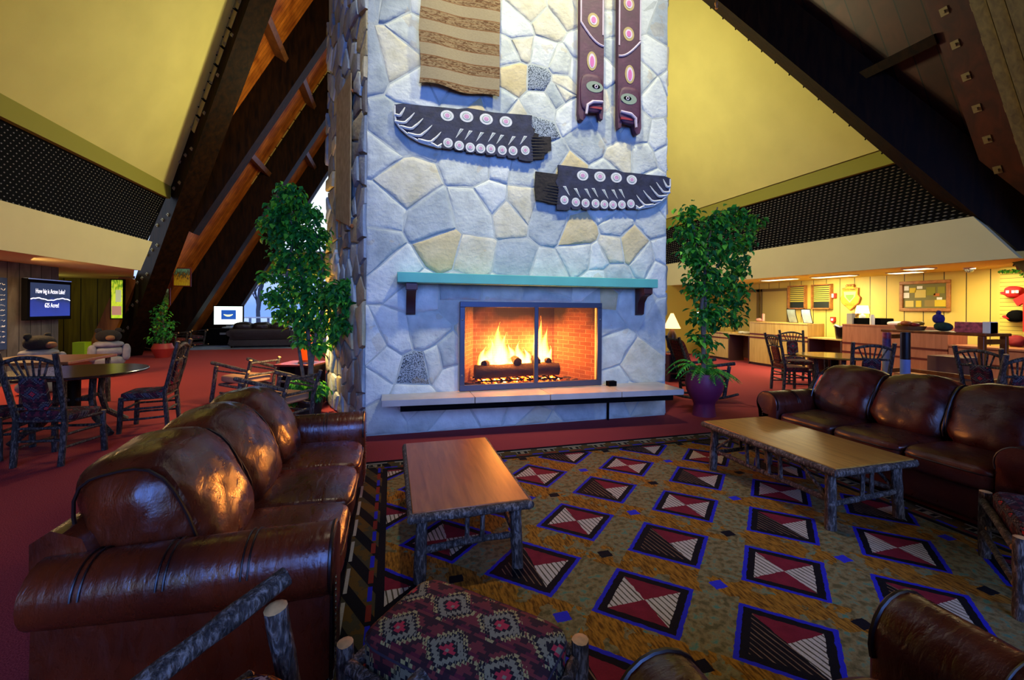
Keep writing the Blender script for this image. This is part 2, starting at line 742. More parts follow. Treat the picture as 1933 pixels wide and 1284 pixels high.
def window(name, Y, h0, h1, nx):
    m = MB()
    for i in range(nx + 1):
        x = -4.0 + i * 11.5 / nx
        hb = min(h1, (x - XL) * SL - 1.0, (XR - x) * SL - 1.0)
        if hb > h0 + .3:
            m.bx(x - .07, x + .07, Y, Y + .12, h0, hb)
    for h in (h0 + .04, h1 - .04):
        m.bx(XL + h / SL + .4, XR - h / SL - .4, Y, Y + .12, h - .05, h + .05)
    for sx, X0 in ((1, XL), (-1, XR)):
        a = Vector((X0 + sx * (h0 / SL + .55), Y + .06, h0))
        b = Vector((X0 + sx * (h1 / SL + .55), Y + .06, h1))
        m.tube([a, b], .09, 4)
    w = struct(name, m, mull)
    g = MB()
    g.prism([(XL + h0 / SL, h0), (XR - h0 / SL, h0), (XR - h1 / SL, h1), (XL + h1 / SL, h1)], Y + .05, Y + .056, 'XZ')
    g.build('pane', GLASS, w, smooth=0)


window('window_1', 23.05, .05, 3.15, 8)
window('window_2', 23.05, 4.25, 14.0, 8)
window('window_3', -7.2, .6, 8.2, 5)

# wings either side: soffit ceiling, outer wall, end walls
m = MB(); m.prism([(-12, YF + .6), (FX_L - .1, YF + .6), (FX_L - .1, 11.95), (-8.0, 16.4), (-12, 16.4)], 2.38, 2.5, 'XY'); struct('ceiling', m, CREAM)
m = MB(); m.prism([(FX_R + .1, 4.3), (11.2, 2.5), (14, 2.5), (14, YB - .4), (FX_R + .1, YB - .4)], 2.38, 2.5, 'XY'); struct('ceiling', m, plain('soffit_paint', '#d8b850', .7))
GREYBOARD = m_wood('grey_board_wall', '#3b3836', '#6b6660', (1, 1, .4), .7, 5, .3, (1, .275, '#45413f', .03))
YELBOARD = m_wood('yellow_board_wall', '#cdb04e', '#e0c868', (1, 1, .3), .5, 2, .4, (1, .36, '#d2b452', .02))
m = MB(); m.bx(-7.3, -7.1, 2.0, 11.75, 0, 2.38); struct('wall_left_boards', m, GREYBOARD).name = 'wall_left'
m = MB(); m.bx(-12, -11.8, 4, 17, 0, 2.38); struct('wall_left', m, BEAM)
OLIVEB = m_wood('olive_board_wall', '#4c4408', '#7d7012', (6, 1, .4), .6, 2, .3, (0, .42, '#3d3606', .03))
m = MB()
m.prism([(-12, 2.38), (-8.0, 2.38), (-9.0, 0), (-10.4, 0)], 16.2, 16.35, 'XZ')
struct('wall_back', m, OLIVEB)
m = MB(); m.bx(-12, -8.0, 16.4, 16.5, 0, 2.5); struct('wall_back', m, BEAM)
m = MB(); m.bx(11.2, 11.4, -1, YB, 0, 2.38); struct('wall_right', m, YELBOARD)
m = MB(); m.bx(9.0, 11.4, 12.6, 12.75, 0, 2.38); struct('wall_back', m, plain('mustard_paint', '#a88a22', .7))

# fascia, dark grille band and olive strip on both sides
for X, s, num in ((FX_L, -1, 0), (FX_R, 1, 3)):
    def ends(z):                 # the bands stop short where the valley beams come down
        return (YF + 1.0, 11.98 + (z - 2.36) * .67) if s < 0 else (4.15 + (z - 2.38) * .72, YB - .6)

    def band(z0, z1, d0, d1):
        b = MB()
        (a0, e0), (a1, e1) = ends(z0), ends(z1)
        b.prism([(a0, z0), (e0, z0), (e1, z1), (a1, z1)], X + s * d0, X + s * d1, 'YZ')
        return b
    f = band(2.38, 3.13, 0, .1)
    struct('trim_%d' % (num + 1), f, CREAM)
    g = band(3.13, 4.40, .10, .14)
    row = 0
    zz = 3.17
    while zz < 4.38:
        y0, y1 = ends(zz)
        y = y0 + .08 + (row % 2) * .055
        while y < y1 - .08:
            x = X + s * .10
            hw, hh, pr = (.017, .012, .012) if s < 0 else (.038, .012, .02)
            q = [(x, y - hw, zz), (x, y, zz + hh), (x, y + hw, zz), (x, y, zz - hh), (x - s * pr, y, zz)]
            fs = [(0, 1, 4), (1, 2, 4), (2, 3, 4), (3, 0, 4)]
            g.add(q, fs if s > 0 else [t[::-1] for t in fs], 1)  # pale studs: grey web metal with its highlights put into the colour
            y += .11
        zz += .062
        row += 1
    struct('trim_%d' % (num + 2), g, [BLACK, plain('grille_web_glint', '#9a9482', .6, spec=.2)])
    struct('trim_%d' % (num + 3), band(4.40, HF + .03, 0, .1), OLIVE)  # shadow on the top strip put into its darker olive

# ------------------------------------------------------------------ roof timbers
def beam_box(m, a, b, w_dir, w, d_dir, d):
    """bar from a to b; w across w_dir (centred), d along d_dir (one side)."""
    a, b = Vector(a), Vector(b)
    wd, dd = Vector(w_dir).normalized(), Vector(d_dir)
    vs = []
    for p in (a, b):
        for i, j in ((-.5, 0), (.5, 0), (.5, 1), (-.5, 1)):
            vs.append(p + wd * w * i + dd * d * j)
    m.add(vs, [(0, 1, 2, 3), (7, 6, 5, 4), (0, 4, 5, 1), (1, 5, 6, 2), (2, 6, 7, 3), (3, 7, 4, 0)])


def rafter(P, Y, sgn, h0, h1, mat=BEAM, depth=.83, w=.42):
    m = MB()
    nrm = Vector((sgn * .873, 0, -.488))
    beam_box(m, P(Y + w / 2, h0), P(Y + w / 2, h1), (0, 1, 0), w, nrm, depth)
    return struct('roof_beam', m, mat)


for Y in (13.9, 17.6, 21.6):
    rafter(LP, Y, 1, 4.0 if Y < 14 else 0, 15.5)
    rafter(RP, Y, -1, 4.0 if Y < 14 else 0, 15.5)
WARMB = m_wood('lit_glulam', '#5d4c22', '#8a7638', (6, 6, .5), .55, 3)  # light on the beam's underside put into this paler olive wood
rafter(LP, 3.9, 1, 9, 15.5)
rafter(LP, -1.5, 1, 0, 15.5)
rafter(RP, -1.5, -1, 0, 15.5)


def valley(P, sgn, front, mat=BEAM, bolted=True):
    m = MB()
    h0, h1 = 0, HA
    y0, y1 = (YF, YC) if front else (YB, YC)
    a, b = Vector(P(y0, h0)), Vector(P(y1, h1))
    wd = (b - a).cross(Vector((0, 0, 1)))
    beam_box(m, a, b, wd, .5, Vector((0, 0, -1)), 1.2)
    o = struct('valley_beam', m, mat)
    # bolt plates on the two cheeks
    plates = MB()
    n = wd.normalized()
    d = (b - a).normalized()
    up = d.cross(n)
    if up.z < 0:
        up = -up
    for i in range(30):
        t = .05 + i * .031
        for e in ((-1, 1) if bolted else ()):
            for dz in ((-.35, -.9) if i % 2 else (-.62,)):
                c = a.lerp(b, t) + n * e * .262 + Vector((0, 0, dz))
                R = Matrix((d, n, up)).transposed()
                plates.box(c, (.075, .024, .075), R)
                plates.box(c + n * e * .02, (.03, .03, .03), R)
    if not bolted:               # pegs sticking out along the lower edge
        for i in range(34):
            c = a.lerp(b, .13 + i * .025) + Vector((0, 0, -1.14)) - n * .25 * (1 if n.y < 0 else -1)
            q = n if n.y > 0 else -n
            plates.tube([c, c + q * .10 + Vector((0, 0, -.03))], .014, 6)
    plates.build('bolt_plate' if bolted else 'peg', PLATE if bolted else BLACK, o, smooth=0)['kind'] = 'stuff'
    return o


for P, s_ in ((LP, 1), (RP, -1)):
    valley(P, s_, False)
    valley(P, s_, True, BEAM, s_ > 0)


# pale nailing plates along the valley cheek and the rafters
def ladder(name, a, b, n, wdir, w, lift):
    m = MB()
    a, b = Vector(a), Vector(b)
    d = (b - a).normalized()
    wv = Vector(wdir).normalized()
    nn = d.cross(wv)
    R = Matrix((d, wv, nn)).transposed()
    L = (b - a).length / n
    for i in range(n):
        c = a.lerp(b, (i + .5) / n) + Vector(lift)
        m.box(c, (L * .9, w, .02), R)
        m.box(c + d * L * .45, (.02, w * 1.25, .05), R, 1)
    return struct(name, m, [plain('pale_plate', '#b59b52', .5, .2), BLACK])


ladder('trim_7', Vector(LP(17.6, 6.0)) + Vector((.03, -.04, 0)), Vector(LP(17.6, 14)) + Vector((.03, -.04, 0)), 22, (0, 1, 0), .05, (.0, -.06, 0))
va, vb = Vector(LP(YB, 0)), Vector(LP(YC, HA))
vn = (vb - va).cross(Vector((0, 0, 1))).normalized()
if vn.y > 0:
    vn = -vn
for k, dz in enumerate((-.28, -.55)):
    ladder('trim_%d' % (8 + k), va.lerp(vb, .52) + vn * .262 + Vector((0, 0, dz)), va.lerp(vb, .97) + vn * .262 + Vector((0, 0, dz)), 16, vn.cross(vb - va), .15, (0, 0, 0))

# purlin blocks bridging the rafters, on the orange boards
def purlin(P, sgn, Ya, Yb, h, mat):
    m = MB()
    nrm = Vector((sgn * .873, 0, -.488))
    up = Vector((sgn * .488, 0, .873))
    beam_box(m, P(Ya, h), P(Yb, h), up, .16, nrm, .34)
    return struct('purlin_block', m, mat)


PUR = m_wood('purlin_brown', '#43240e', '#6d4320', (3, 3, 3), .5, 3)
for h in (9.0, 11.6):
    purlin(LP, 1, 11.0, 13.9, h, PUR)
for h in (6.6, 9.3, 12.2):
    purlin(LP, 1, 14.3, 17.6, h, PUR)
for h in (8.2,):
    purlin(LP, 1, 18.0, 21.6, h, PUR)

# bolted beam and strut on the near right slope
m = MB()
nrm = Vector((-.873, 0, -.488))
for i, (dw, w_) in enumerate(((0, .15), (.17, .15), (.34, .15))):
    beam_box(m, Vector(RP(3.55 + dw, 2.2)) , Vector(RP(3.55 + dw, 13)), (0, 1, 0), w_, nrm, .80 - .03 * i)
struct('roof_beam', m, WARMB)
m = MB()
beam_box(m, RP(4.25, 2.4), RP(4.25, 12), (0, 1, 0), .75, nrm, .28)
gus = struct('roof_beam', m, m_wood('red_brown_beam', '#2a0f08', '#54220f', (2, 2, .5), .5, 3))
m = MB()
for i in range(14):
    h = 3.4 + i * .46
    for dy in (-.13, .2):
        c = Vector(RP(4.25 + dy, h + (.12 if dy > 0 else 0))) + nrm * .285
        R = Matrix((Vector((.488, 0, -.873)), Vector((0, 1, 0)), nrm)).transposed()
        m.box(c, (.12, .1, .02), R)
        m.box(c + nrm * .02, (.04, .04, .04), R)
pl = m.build('bolt_plate', PLATE, gus, smooth=0)
pl['kind'] = 'stuff'
purlin(RP, -1, 4.62, 5.9, 6.0, BEAM)
# ------------------------------------------------------------------ stone chimney
CX0, CX1, CY = -.30, 3.86, 5.37
OX0, OX1, OZ0, OZ1 = .84, 2.77, .50, 1.62
CTOP = 9.0


def clip(poly, nx, nz, d):
    """keep the part where nx*x+nz*z <= d"""
    out = []
    for i in range(len(poly)):
        a, b = poly[i], poly[(i + 1) % len(poly)]
        da, db = nx * a[0] + nz * a[1] - d, nx * b[0] + nz * b[1] - d
        if da <= 0:
            out.append(a)
        if (da < 0 < db) or (db < 0 < da):
            t = da / (da - db)
            out.append((a[0] + (b[0] - a[0]) * t, a[1] + (b[1] - a[1]) * t))
    return out


def parea(p):
    return abs(sum(p[i][0] * p[(i + 1) % len(p)][1] - p[(i + 1) % len(p)][0] * p[i][1] for i in range(len(p)))) / 2


def stones(u0, u1, z0, z1, du, dz, hole=None, fixed=(), rnd=None):
    """irregular flagstone cells over a rectangle"""
    rnd = rnd or random.Random(3)
    seeds = list(fixed)
    rows = int((z1 - z0) / dz)
    for r in range(rows):
        n = max(2, int((u1 - u0) / du))
        off = rnd.uniform(0, 1)
        for c in range(-1, n + 1):
            p = (u0 + (c + off + rnd.uniform(-.33, .33)) * (u1 - u0) / n, z0 + (r + .5 + rnd.uniform(-.42, .42)) * (z1 - z0) / rows)
            if not (u0 - .05 < p[0] < u1 + .05):
                continue
            if rnd.random() < .10:
                continue
            if all((p[0] - q[0]) ** 2 + (p[1] - q[1]) ** 2 > (.5 * min(du, dz)) ** 2 for q in seeds):
                seeds.append(p)
            if rnd.random() < .16:
                seeds.append((p[0] + rnd.uniform(.16, .24), p[1] + rnd.uniform(-.2, .2)))
    cells = []
    for i, p in enumerate(seeds):
        poly = [(u0, z0), (u1, z0), (u1, z1), (u0, z1)]
        for j, q in enumerate(seeds):
            if i == j:
                continue
            dx, dy = q[0] - p[0], q[1] - p[1]
            if abs(dx) > 2.2 or abs(dy) > 2.2:
                continue
            poly = clip(poly, dx, dy, (q[0] ** 2 + q[1] ** 2 - p[0] ** 2 - p[1] ** 2) / 2)
            if len(poly) < 3:
                break
        if len(poly) < 3:
            continue
        if hole:
            hx0, hx1, hz0, hz1 = hole
            inter = clip(clip(clip(clip(poly, 1, 0, hx1), -1, 0, -hx0), 0, 1, hz1), 0, -1, -hz0)
            if len(inter) >= 3 and parea(inter) > 1e-5:
                best = max((clip(poly, 1, 0, hx0), clip(poly, -1, 0, -hx1), clip(poly, 0, 1, hz0), clip(poly, 0, -1, -hz1)),
                           key=lambda q: parea(q) if len(q) >= 3 else 0)
                poly = best
                if len(poly) < 3:
                    continue
        cells.append((p, poly))
    return cells


def stone_mesh(mb, cells, P, rnd, choose, joint=.011, rise=(.005, .016)):
    """P(u, z, out) -> xyz"""
    for p, poly in cells:
        cx = sum(q[0] for q in poly) / len(poly)
        cz = sum(q[1] for q in poly) / len(poly)
        # inset by the joint, roughen the outline
        pts = []
        n = len(poly)
        ar = parea(poly)
        if ar < .006:
            continue
        for i in range(n):
            a, b = Vector(poly[i]), Vector(poly[(i + 1) % n])
            L = (b - a).length
            k = max(1, int(L / .09))
            for t in range(k):
                pts.append(a.lerp(b, t / k))
        c = Vector((cx, cz))
        rim, top = [], []
        R = math.sqrt(ar)
        h = rnd.uniform(*rise)
        tx, tz = rnd.uniform(-.02, .02), rnd.uniform(-.02, .02)
        for i, q in enumerate(pts):
            d = (q - c)
            l = d.length
            if l < .03:
                l = .03
            w = joint * rnd.uniform(.75, 1.5)
            q1 = c + d * max(.3, (l - w) / l)
            q2 = c + d * max(.25, (l - w - .013) / l)
            q3 = c + d * max(.2, (l - w - .055) / l)
            rim.append(P(q1.x, q1.y, .0))
            rim.append(P(q2.x, q2.y, h * .8 + tx * (q2.x - c.x) + tz * (q2.y - c.y)))
            rim.append(P(q3.x, q3.y, h + rnd.uniform(-.004, .004) + tx * (q3.x - c.x) + tz * (q3.y - c.y)))
        n = len(pts)
        vs = rim + [P(cx, cz, h + rnd.uniform(-.006, .008))]
        fs = []
        for i in range(n):
            j = (i + 1) % n
            fs.append((3 * i, 3 * j, 3 * j + 1, 3 * i + 1))
            fs.append((3 * i + 1, 3 * j + 1, 3 * j + 2, 3 * i + 2))
            fs.append((3 * i + 2, 3 * j + 2, 3 * n))
        mb.add(vs, fs, choose(cx, cz, p))


def stone_mat(name, a, b, speck=None, rough=.85):
    t = NT(name)
    n = t.noise(5, 5)
    c = t.ramp(n, [(.3, hexc(a)), (.7, hexc(b))])
    if speck:
        s2 = t.noise(75, 2)
        c = t.mix(s2.gt(.52), c, hexc(speck))
    st = t.noise(2.2, 3)
    c = t.mix(st.gt(.66) * .25, c, hexc('#b89c5e'))
    t.set('Base Color', c)
    t.set('Roughness', rough)
    t.set('Specular IOR Level', .25)
    t.bump(t.noise(22, 6), .55, .02)
    return t.m


STONES = [stone_mat('pale_limestone', '#b0b4a6', '#d2d6c6'), stone_mat('white_limestone', '#c3c7ba', '#dde0d2'),
          stone_mat('grey_limestone', '#979f99', '#bac1b9'), stone_mat('cream_limestone', '#bdb694', '#d9d4b8'),
          stone_mat('ochre_stone', '#bfae7c', '#d2c294'), stone_mat('speckled_granite', '#8d979b', '#aab3b5', '#3e474c'),
          stone_mat('brown_stone', '#7f7a6c', '#a39c8a')]
MORTAR = plain('grey_mortar', '#b4b8aa', .95, var=.12, vscale=9, bump=.6, bscale=40)
rnd = random.Random(11)
chim = thing('stone_chimney', 'tall pale flagstone chimney with fireplace standing in the middle of the lodge', 'chimney', ((CX0 + CX1) / 2, CY + 1, 0))
M0 = Vector((-(CX0 + CX1) / 2, -(CY + 1), 0))


def CH(mb, name, mats, **k):
    mb.v = [tuple(Vector(v) + M0) for v in mb.v]
    return mb.build(name, mats, chim, **k)


# core: hexagonal plan, splaying backwards, with the firebox cut in
core = MB()
sx, sy = -.317, .948
LB = (CX0 + sx * 2.2, CY + sy * 2.2)
RB = (CX1 - sx * 2.2, CY + sy * 2.2)
TOP = 15.5
for x0, x1, z0, z1 in ((CX0, OX0, 0, TOP), (OX1, CX1, 0, TOP), (OX0, OX1, 0, OZ0), (OX0, OX1, OZ1, TOP)):
    core.bx(x0, x1, CY, CY + .12, z0, z1)
for q in ([(CX0, CY + .05), (CX0 + .12, CY + .1), (LB[0] + .15, LB[1]), LB], [(CX1 - .12, CY + .1), (CX1, CY + .05), RB, (RB[0] - .15, RB[1])],
          [LB, RB, (RB[0], RB[1] + .12), (LB[0], LB[1] + .12)]):
    core.prism(q, 0, TOP, 'XY')
CH(core, 'mortar_core', MORTAR, smooth=0)

GRAN = [(1027, 113), (1018, 228), (798, 700)]
fx = [(1.87, 4.62), (1.84, 3.93), (.31, .80), (.60, 2.30), (.47, 2.62), (3.3, 2.45), (1.55, 4.62),
      (.34, 1.24), (-.10, .90), (.72, .72), (2.22, 4.6), (1.9, 4.98), (1.9, 4.3), (.28, .40)]
kinds = {fx[0]: 5, fx[1]: 5, fx[2]: 5, fx[3]: 4, fx[5]: 4, fx[6]: 4}


def choose_front(cx, cz, p):
    if p in kinds:
        return kinds[p]
    r = rnd.random()
    warm_pool = max(0, 1 - abs(cx - 1.9) / 1.5) * max(0, min(1, (cz - 3.2) / 1.2))  # warm spotlight high on the face put into yellower stones
    if r < .05 + .30 * warm_pool:
        return 3 if rnd.random() < .6 else 4
    if r < .16 + .3 * warm_pool:
        return 3
    return rnd.choice((0, 0, 1, 1, 2))


front = MB()
stone_mesh(front, stones(CX0 - .01, CX1 + .01, .0, CTOP, .50, .36, (OX0 - .02, OX1 + .02, OZ0 - .02, OZ1 + .02), fx, rnd),
           lambda u, z, o: (u, CY - o, z), rnd, choose_front)
CH(front, 'stone_facing', STONES, smooth=50)
side = MB()
stone_mesh(side, stones(-.02, 2.24, .0, CTOP, .34, .26, None, (), rnd),
           lambda u, z, o: (CX0 + sx * u - sy * o - .004, CY + .05 + sy * u * .98 + sx * o, z), rnd,
           lambda a, b, c: rnd.choice((2, 6, 6, 2, 4, 0, 6)), rise=(.015, .06))
side.f = [f[::-1] for f in side.f]
CH(side, 'stone_flank', STONES, smooth=50)
side = MB()
stone_mesh(side, stones(-.02, 2.24, .0, 6.5, .42, .36, None, (), rnd),
           lambda u, z, o: (CX1 - sx * u + sy * o + .004, CY + .05 + sy * u * .98 + sx * o, z), rnd,
           lambda a, b, c: rnd.choice((2, 6, 6, 2, 4, 0, 6)), rise=(.015, .06))
CH(side, 'stone_flank', STONES, smooth=50)

# firebox of brick
t = NT('sooty_firebrick')
bt = t.t.nodes.new('ShaderNodeTexBrick')
bt.inputs['Scale'].default_value = 4.2
bt.inputs['Color1'].default_value = hexc('#8a5236')
bt.inputs['Color2'].default_value = hexc('#6b3d28')
bt.inputs['Mortar'].default_value = hexc('#9a7a5c')
bt.inputs['Mortar Size'].default_value = .012
xx, yy, zz = t.xyz()
t.t.links.new(t.vec(xx + yy, zz), bt.inputs['Vector'])
n = t.noise(3, 4)
so = (t.noise(1.6, 3) * .5 + zz * .55 - .70)
t.set('Base Color', t.mix(((so - .15) * 4.2).max(0).min(1), E(t, bt.outputs['Color']), hexc('#120c0a')))
t.set('Roughness', .9)
fb = MB()
fy0, fy1 = CY + .1, CY + .85
ix0, ix1 = OX0 + .32, OX1 - .32
fb.prism([(OX0, fy0), (OX0 - .04, fy0), (ix0 - .06, fy1 + .05), (ix1 + .06, fy1 + .05), (OX1 + .04, fy0), (OX1, fy0), (ix1, fy1), (ix0, fy1)], OZ0 - .02, OZ1 + .25, 'XY')
fb.prism([(OX0 - .03, fy0), (OX1 + .03, fy0), (ix1 + .05, fy1 + .05), (ix0 - .05, fy1 + .05)], OZ0 - .06, OZ0 + .005, 'XY')
fb.prism([(OX0 - .03, fy0), (OX1 + .03, fy0), (ix1 + .05, fy1 + .05), (ix0 - .05, fy1 + .05)], OZ1 + .22, OZ1 + .28, 'XY')
fbo = CH(fb, 'firebox', t.m, smooth=0)

# hearth bench: four slabs on a dark steel rail
SLAB = plain('hearth_slab_stone', '#b3aca2', .22, var=.12, vscale=4)
xs = [-.11, .95, 1.88, 2.83, 3.72]
hb = thing('hearth_bench', 'raised stone hearth bench of four slabs along the chimney foot', 'hearth', (1.8, 5.1, .42))
hb_off = Vector((-1.8, -5.1, -.42))


def yf(x):
    return 5.0 - (x + .11) / 3.83 * .24


for i in range(4):
    m = MB()
    a, b = xs[i] + (.004 if i else 0), xs[i + 1] - .004
    m.prism([(a, yf(a)), (b, yf(b)), (b, CY - .005), (a, CY - .005)], .425, .495, 'XY')
    m.v = [tuple(Vector(v) + hb_off) for v in m.v]
    m.build('slab', SLAB, hb, bevel=.006)
m = MB()
m.prism([(.10, 5.05), (3.60, 4.83), (3.60, 4.91), (.10, 5.13)], .345, .425, 'XY')
m.bx(2.90, 2.92, 5.31, 5.34, 0, .40)
m.bx(2.90, 2.92, 4.95, 5.34, .36, .40)
m.v = [tuple(Vector(v) + hb_off) for v in m.v]
m.build('steel_rail', BLACK, hb, smooth=0)

# mantel
TEAL = plain('teal_mantel_paint', '#5fb59e', .55, var=.1, vscale=3)
MBR = plain('dark_mantel_bracket', '#3a1512', .5)
mt = thing('mantel_shelf', 'long teal painted mantel shelf on two dark brackets above the fire', 'shelf', (1.8, CY, 1.9))
m = MB()
m.bx(-1.745, 1.745, -.27, -.03, -.055, .065)
m.build('shelf_board', TEAL, mt, bevel=.006)
for x in (-1.58, 1.60):
    m = MB()
    m.prism([(-.02, -.055), (-.25, -.055), (-.25, -.15), (-.16, -.18), (-.09, -.26), (-.07, -.42), (-.02, -.44)], x - .055, x + .055, 'YZ')
    m.box((x, -.235, -.10), (.135, .05, .08))
    m.build('bracket', MBR, mt, bevel=.005)
# fire screen
SFR = plain('grey_screen_frame', '#4a4e5c', .4, .6)
sc = thing('fireplace_screen', 'grey metal two panel mesh screen closing the fireplace opening', 'fire screen', (1.805, 5.31, .50))
m = MB()
w, h = .985, 1.13
for x0, x1, z0, z1 in ((-w, w, h - .07, h), (-w, w, 0, .075), (-w, -w + .065, .075, h - .07), (w - .065, w, .075, h - .07)):
    m.bx(x0, x1, -.02, .02, z0, z1)
m.build('frame', SFR, sc, bevel=.004)
m = MB(); m.bx(.00, .055, -.028, .016, .07, h - .06)
m.build('centre_bar', SFR, sc, bevel=.004)
tm = NT('wire_mesh')
tr = tm.t.nodes.new('ShaderNodeBsdfTransparent')
mx = tm.t.nodes.new('ShaderNodeMixShader')
x, y, z = tm.xyz()
wire = ((x / .0135).frac() - .5).abs().gt(.41).max(((z / .0135).frac() - .5).abs().gt(.41))
tm.t.links.new((wire * .9).s, mx.inputs[0])
tm.t.links.new(tr.outputs[0], mx.inputs[1])
tm.t.links.new(tm.bsdf.outputs[0], mx.inputs[2])
tm.t.links.new(mx.outputs[0], tm.out.inputs[0])
tm.set('Base Color', hexc('#3b3230'))
tm.set('Metallic', .5)
tm.set('Roughness', .5)
for x0, x1 in ((-w + .06, .0), (.055, w - .06)):
    m = MB()
    m.add([(x0, .006, .07), (x1, .006, .07), (x1, .006, h - .065), (x0, .006, h - .065)], [(0, 1, 2, 3)])
    m.build('mesh_panel', tm.m, sc, smooth=0)
for x, zz in ((-w + .03, .90), (w - .03, .90), (-w + .03, .2)):
    m = MB(); m.lathe([(0, -.012), (.011, -.008), (.011, 0), (0, 0)], (x, -.02, zz), 12, axis='Y')
    m.build('screw_head', METAL, sc)

# logs, grate, embers, flames
CHAR = plain('charred_log', '#2c1c17', .8, var=.5, vscale=18, bump=.8, bscale=26)
EMB = plain('glowing_ember', '#ff7a20', .8, emit='#ff5a10', es=9)
EMBH = plain('white_hot_ember', '#ffd0a0', .8, emit='#ffb060', es=16)
grate = thing('fire_grate', 'black iron grate carrying the logs inside the fireplace', 'grate', (1.75, 5.86, .505))
m = MB()
for i in range(9):
    x = -.56 + i * .14
    m.tube([(x, -.22, .05), (x, .22, .05)], .011, 6)
for y in (-.18, .2):
    m.tube([(-.62, y, .04), (.62, y, .04)], .012, 6)
for x in (-.55, .55):
    for y in (-.18, .2):
        m.tube([(x, y, 0), (x, y, .045)], .011, 6)
m.build('bars', BLACK, grate)


def firelog(a, b, r, lab):
    m = MB()
    A, B_ = Vector(a), Vector(b)
    c = (A + B_) / 2
    m.log(A - c, B_ - c, r, r * .95, 14, .10, .01, 0, 0, .01, 8)
    return tag(m.build('fire_log', CHAR, None, c, smooth=60), lab, 'log', 'logs burning in the fireplace')


firelog((1.10, 5.74, .665), (2.32, 5.72, .685), .098, 'thick charred log lying across the front of fireplace grate')
firelog((1.16, 6.0, .655), (2.26, 6.0, .655), .08, 'charred log at the back of the fireplace grate')
firelog((1.22, 5.72, .775), (1.46, 5.98, .80), .05, 'short charred log leaning at left end of the fire')
firelog((1.70, 5.68, .80), (1.66, 6.0, .83), .06, 'short charred log end left of the screen bar')
firelog((1.98, 5.69, .795), (2.02, 6.0, .81), .058, 'short charred log end just behind the screen bar')
firelog((2.17, 5.70, .795), (2.14, 6.0, .815), .045, 'short charred log end right of the screen bar')
em = MB()
r2 = random.Random(5)
for i in range(260):
    x = r2.uniform(1.18, 2.36)
    y = r2.uniform(5.60, 6.02)
    s = r2.uniform(.01, .026)
    em.cushion((x, y, .515 + r2.uniform(0, .03) if y > 5.66 else .512), (s * 2, s * 1.6, s * 1.2), 2.2, 2, mi=0 if r2.random() < .55 else (1 if r2.random() < .5 else 2))
e = em.build('embers', [EMB, EMBH, CHAR])
tag(e, 'glowing orange embers scattered under the burning logs', 'embers', kind='stuff')
ash = MB()
for i in range(120):
    s = r2.uniform(.015, .045)
    ash.cushion((r2.uniform(.95, 2.66), r2.uniform(5.45, 6.05), .508), (s * 2, s * 1.6, s), 2.2, 2)
tag(ash.build('ash', plain('ash_grey', '#4a3f3a', .95)), 'grey ash and cinders over the firebox floor', 'ash', kind='stuff')

tf = NT('flame')
tf.t.nodes.remove(tf.bsdf)
emn = tf.t.nodes.new('ShaderNodeEmission')
trn = tf.t.nodes.new('ShaderNodeBsdfTransparent')
mxn = tf.t.nodes.new('ShaderNodeMixShader')
lw = tf.t.nodes.new('ShaderNodeLayerWeight')
lw.inputs[0].default_value = .35
x, y, z = tf.xyz()
core_ = E(tf, lw.outputs['Facing'])
heat = (core_ * 1.0 + z * .55)
col = tf.ramp(heat, [(.0, (1, .72, .28, 1)), (.45, (1, .48, .09, 1)), (.8, (1, .20, .02, 1))])
tf.t.links.new(col.s, emn.inputs[0])
emn.inputs[1].default_value = 20
tf.t.links.new((heat * 1.05 - .05).max(0.05).min(1).s, mxn.inputs[0])
tf.t.links.new(emn.outputs[0], mxn.inputs[1])
tf.t.links.new(trn.outputs[0], mxn.inputs[2])
tf.t.links.new(mxn.outputs[0], tf.out.inputs[0])
fl = MB()
for x, y, z0, hgt, rad in ((1.26, 5.86, .70, .30, .10), (1.36, 5.9, .70, .42, .12), (1.48, 5.86, .72, .64, .125), (1.56, 5.95, .7, .50, .12),
                           (1.66, 5.9, .82, .22, .06), (1.78, 5.88, .72, .36, .09), (1.90, 5.92, .72, .26, .07), (2.08, 5.9, .72, .72, .09),
                           (2.16, 5.87, .70, .58, .11), (2.24, 5.9, .7, .3, .06), (1.70, 5.84, .70, .22, .09), (1.45, 5.8, .78, .2, .08)):
    ph = r2.uniform(0, 6)
    pts, rr = [], []
    for k in range(12):
        t = k / 11
        pts.append((x + .05 * math.sin(ph + t * 5) * t, y + .02 * math.cos(ph + t * 4) * t, z0 + hgt * t))
        rr.append(max(.002, rad * (math.sin(PI * min(1, t * .85 + .22)) ** .9) * (1 - t) ** .55 * 1.35))
    fl.tube(pts, rr, 12)
tag(fl.build('flames', tf.m), 'bright yellow white flames rising from the burning logs', 'flames', kind='stuff')
point('fire_glow', (1.55, 5.74, 1.02), 100, (1.0, .27, .035), .16)
point('fire_glow', (1.5, 6.08, 1.0), 45, (1.0, .50, .12), .1)
point('fire_glow', (2.12, 6.08, .98), 40, (1.0, .50, .12), .1)
point('fire_glow', (2.08, 5.74, 1.0), 80, (1.0, .27, .035), .14)

m = MB()
m.box((0, 0, .033), (.12, .085, .066))
m.box((0, -.045, .036), (.09, .006, .04))
tag(m.build('fan_control_box', BLACK, None, (2.90, 5.22, .496), .05, bevel=.006), 'small black box on the hearth beside the fireplace screen', 'box')

# ------------------------------------------------------------------ things hung on the stone
HY = CY - .05
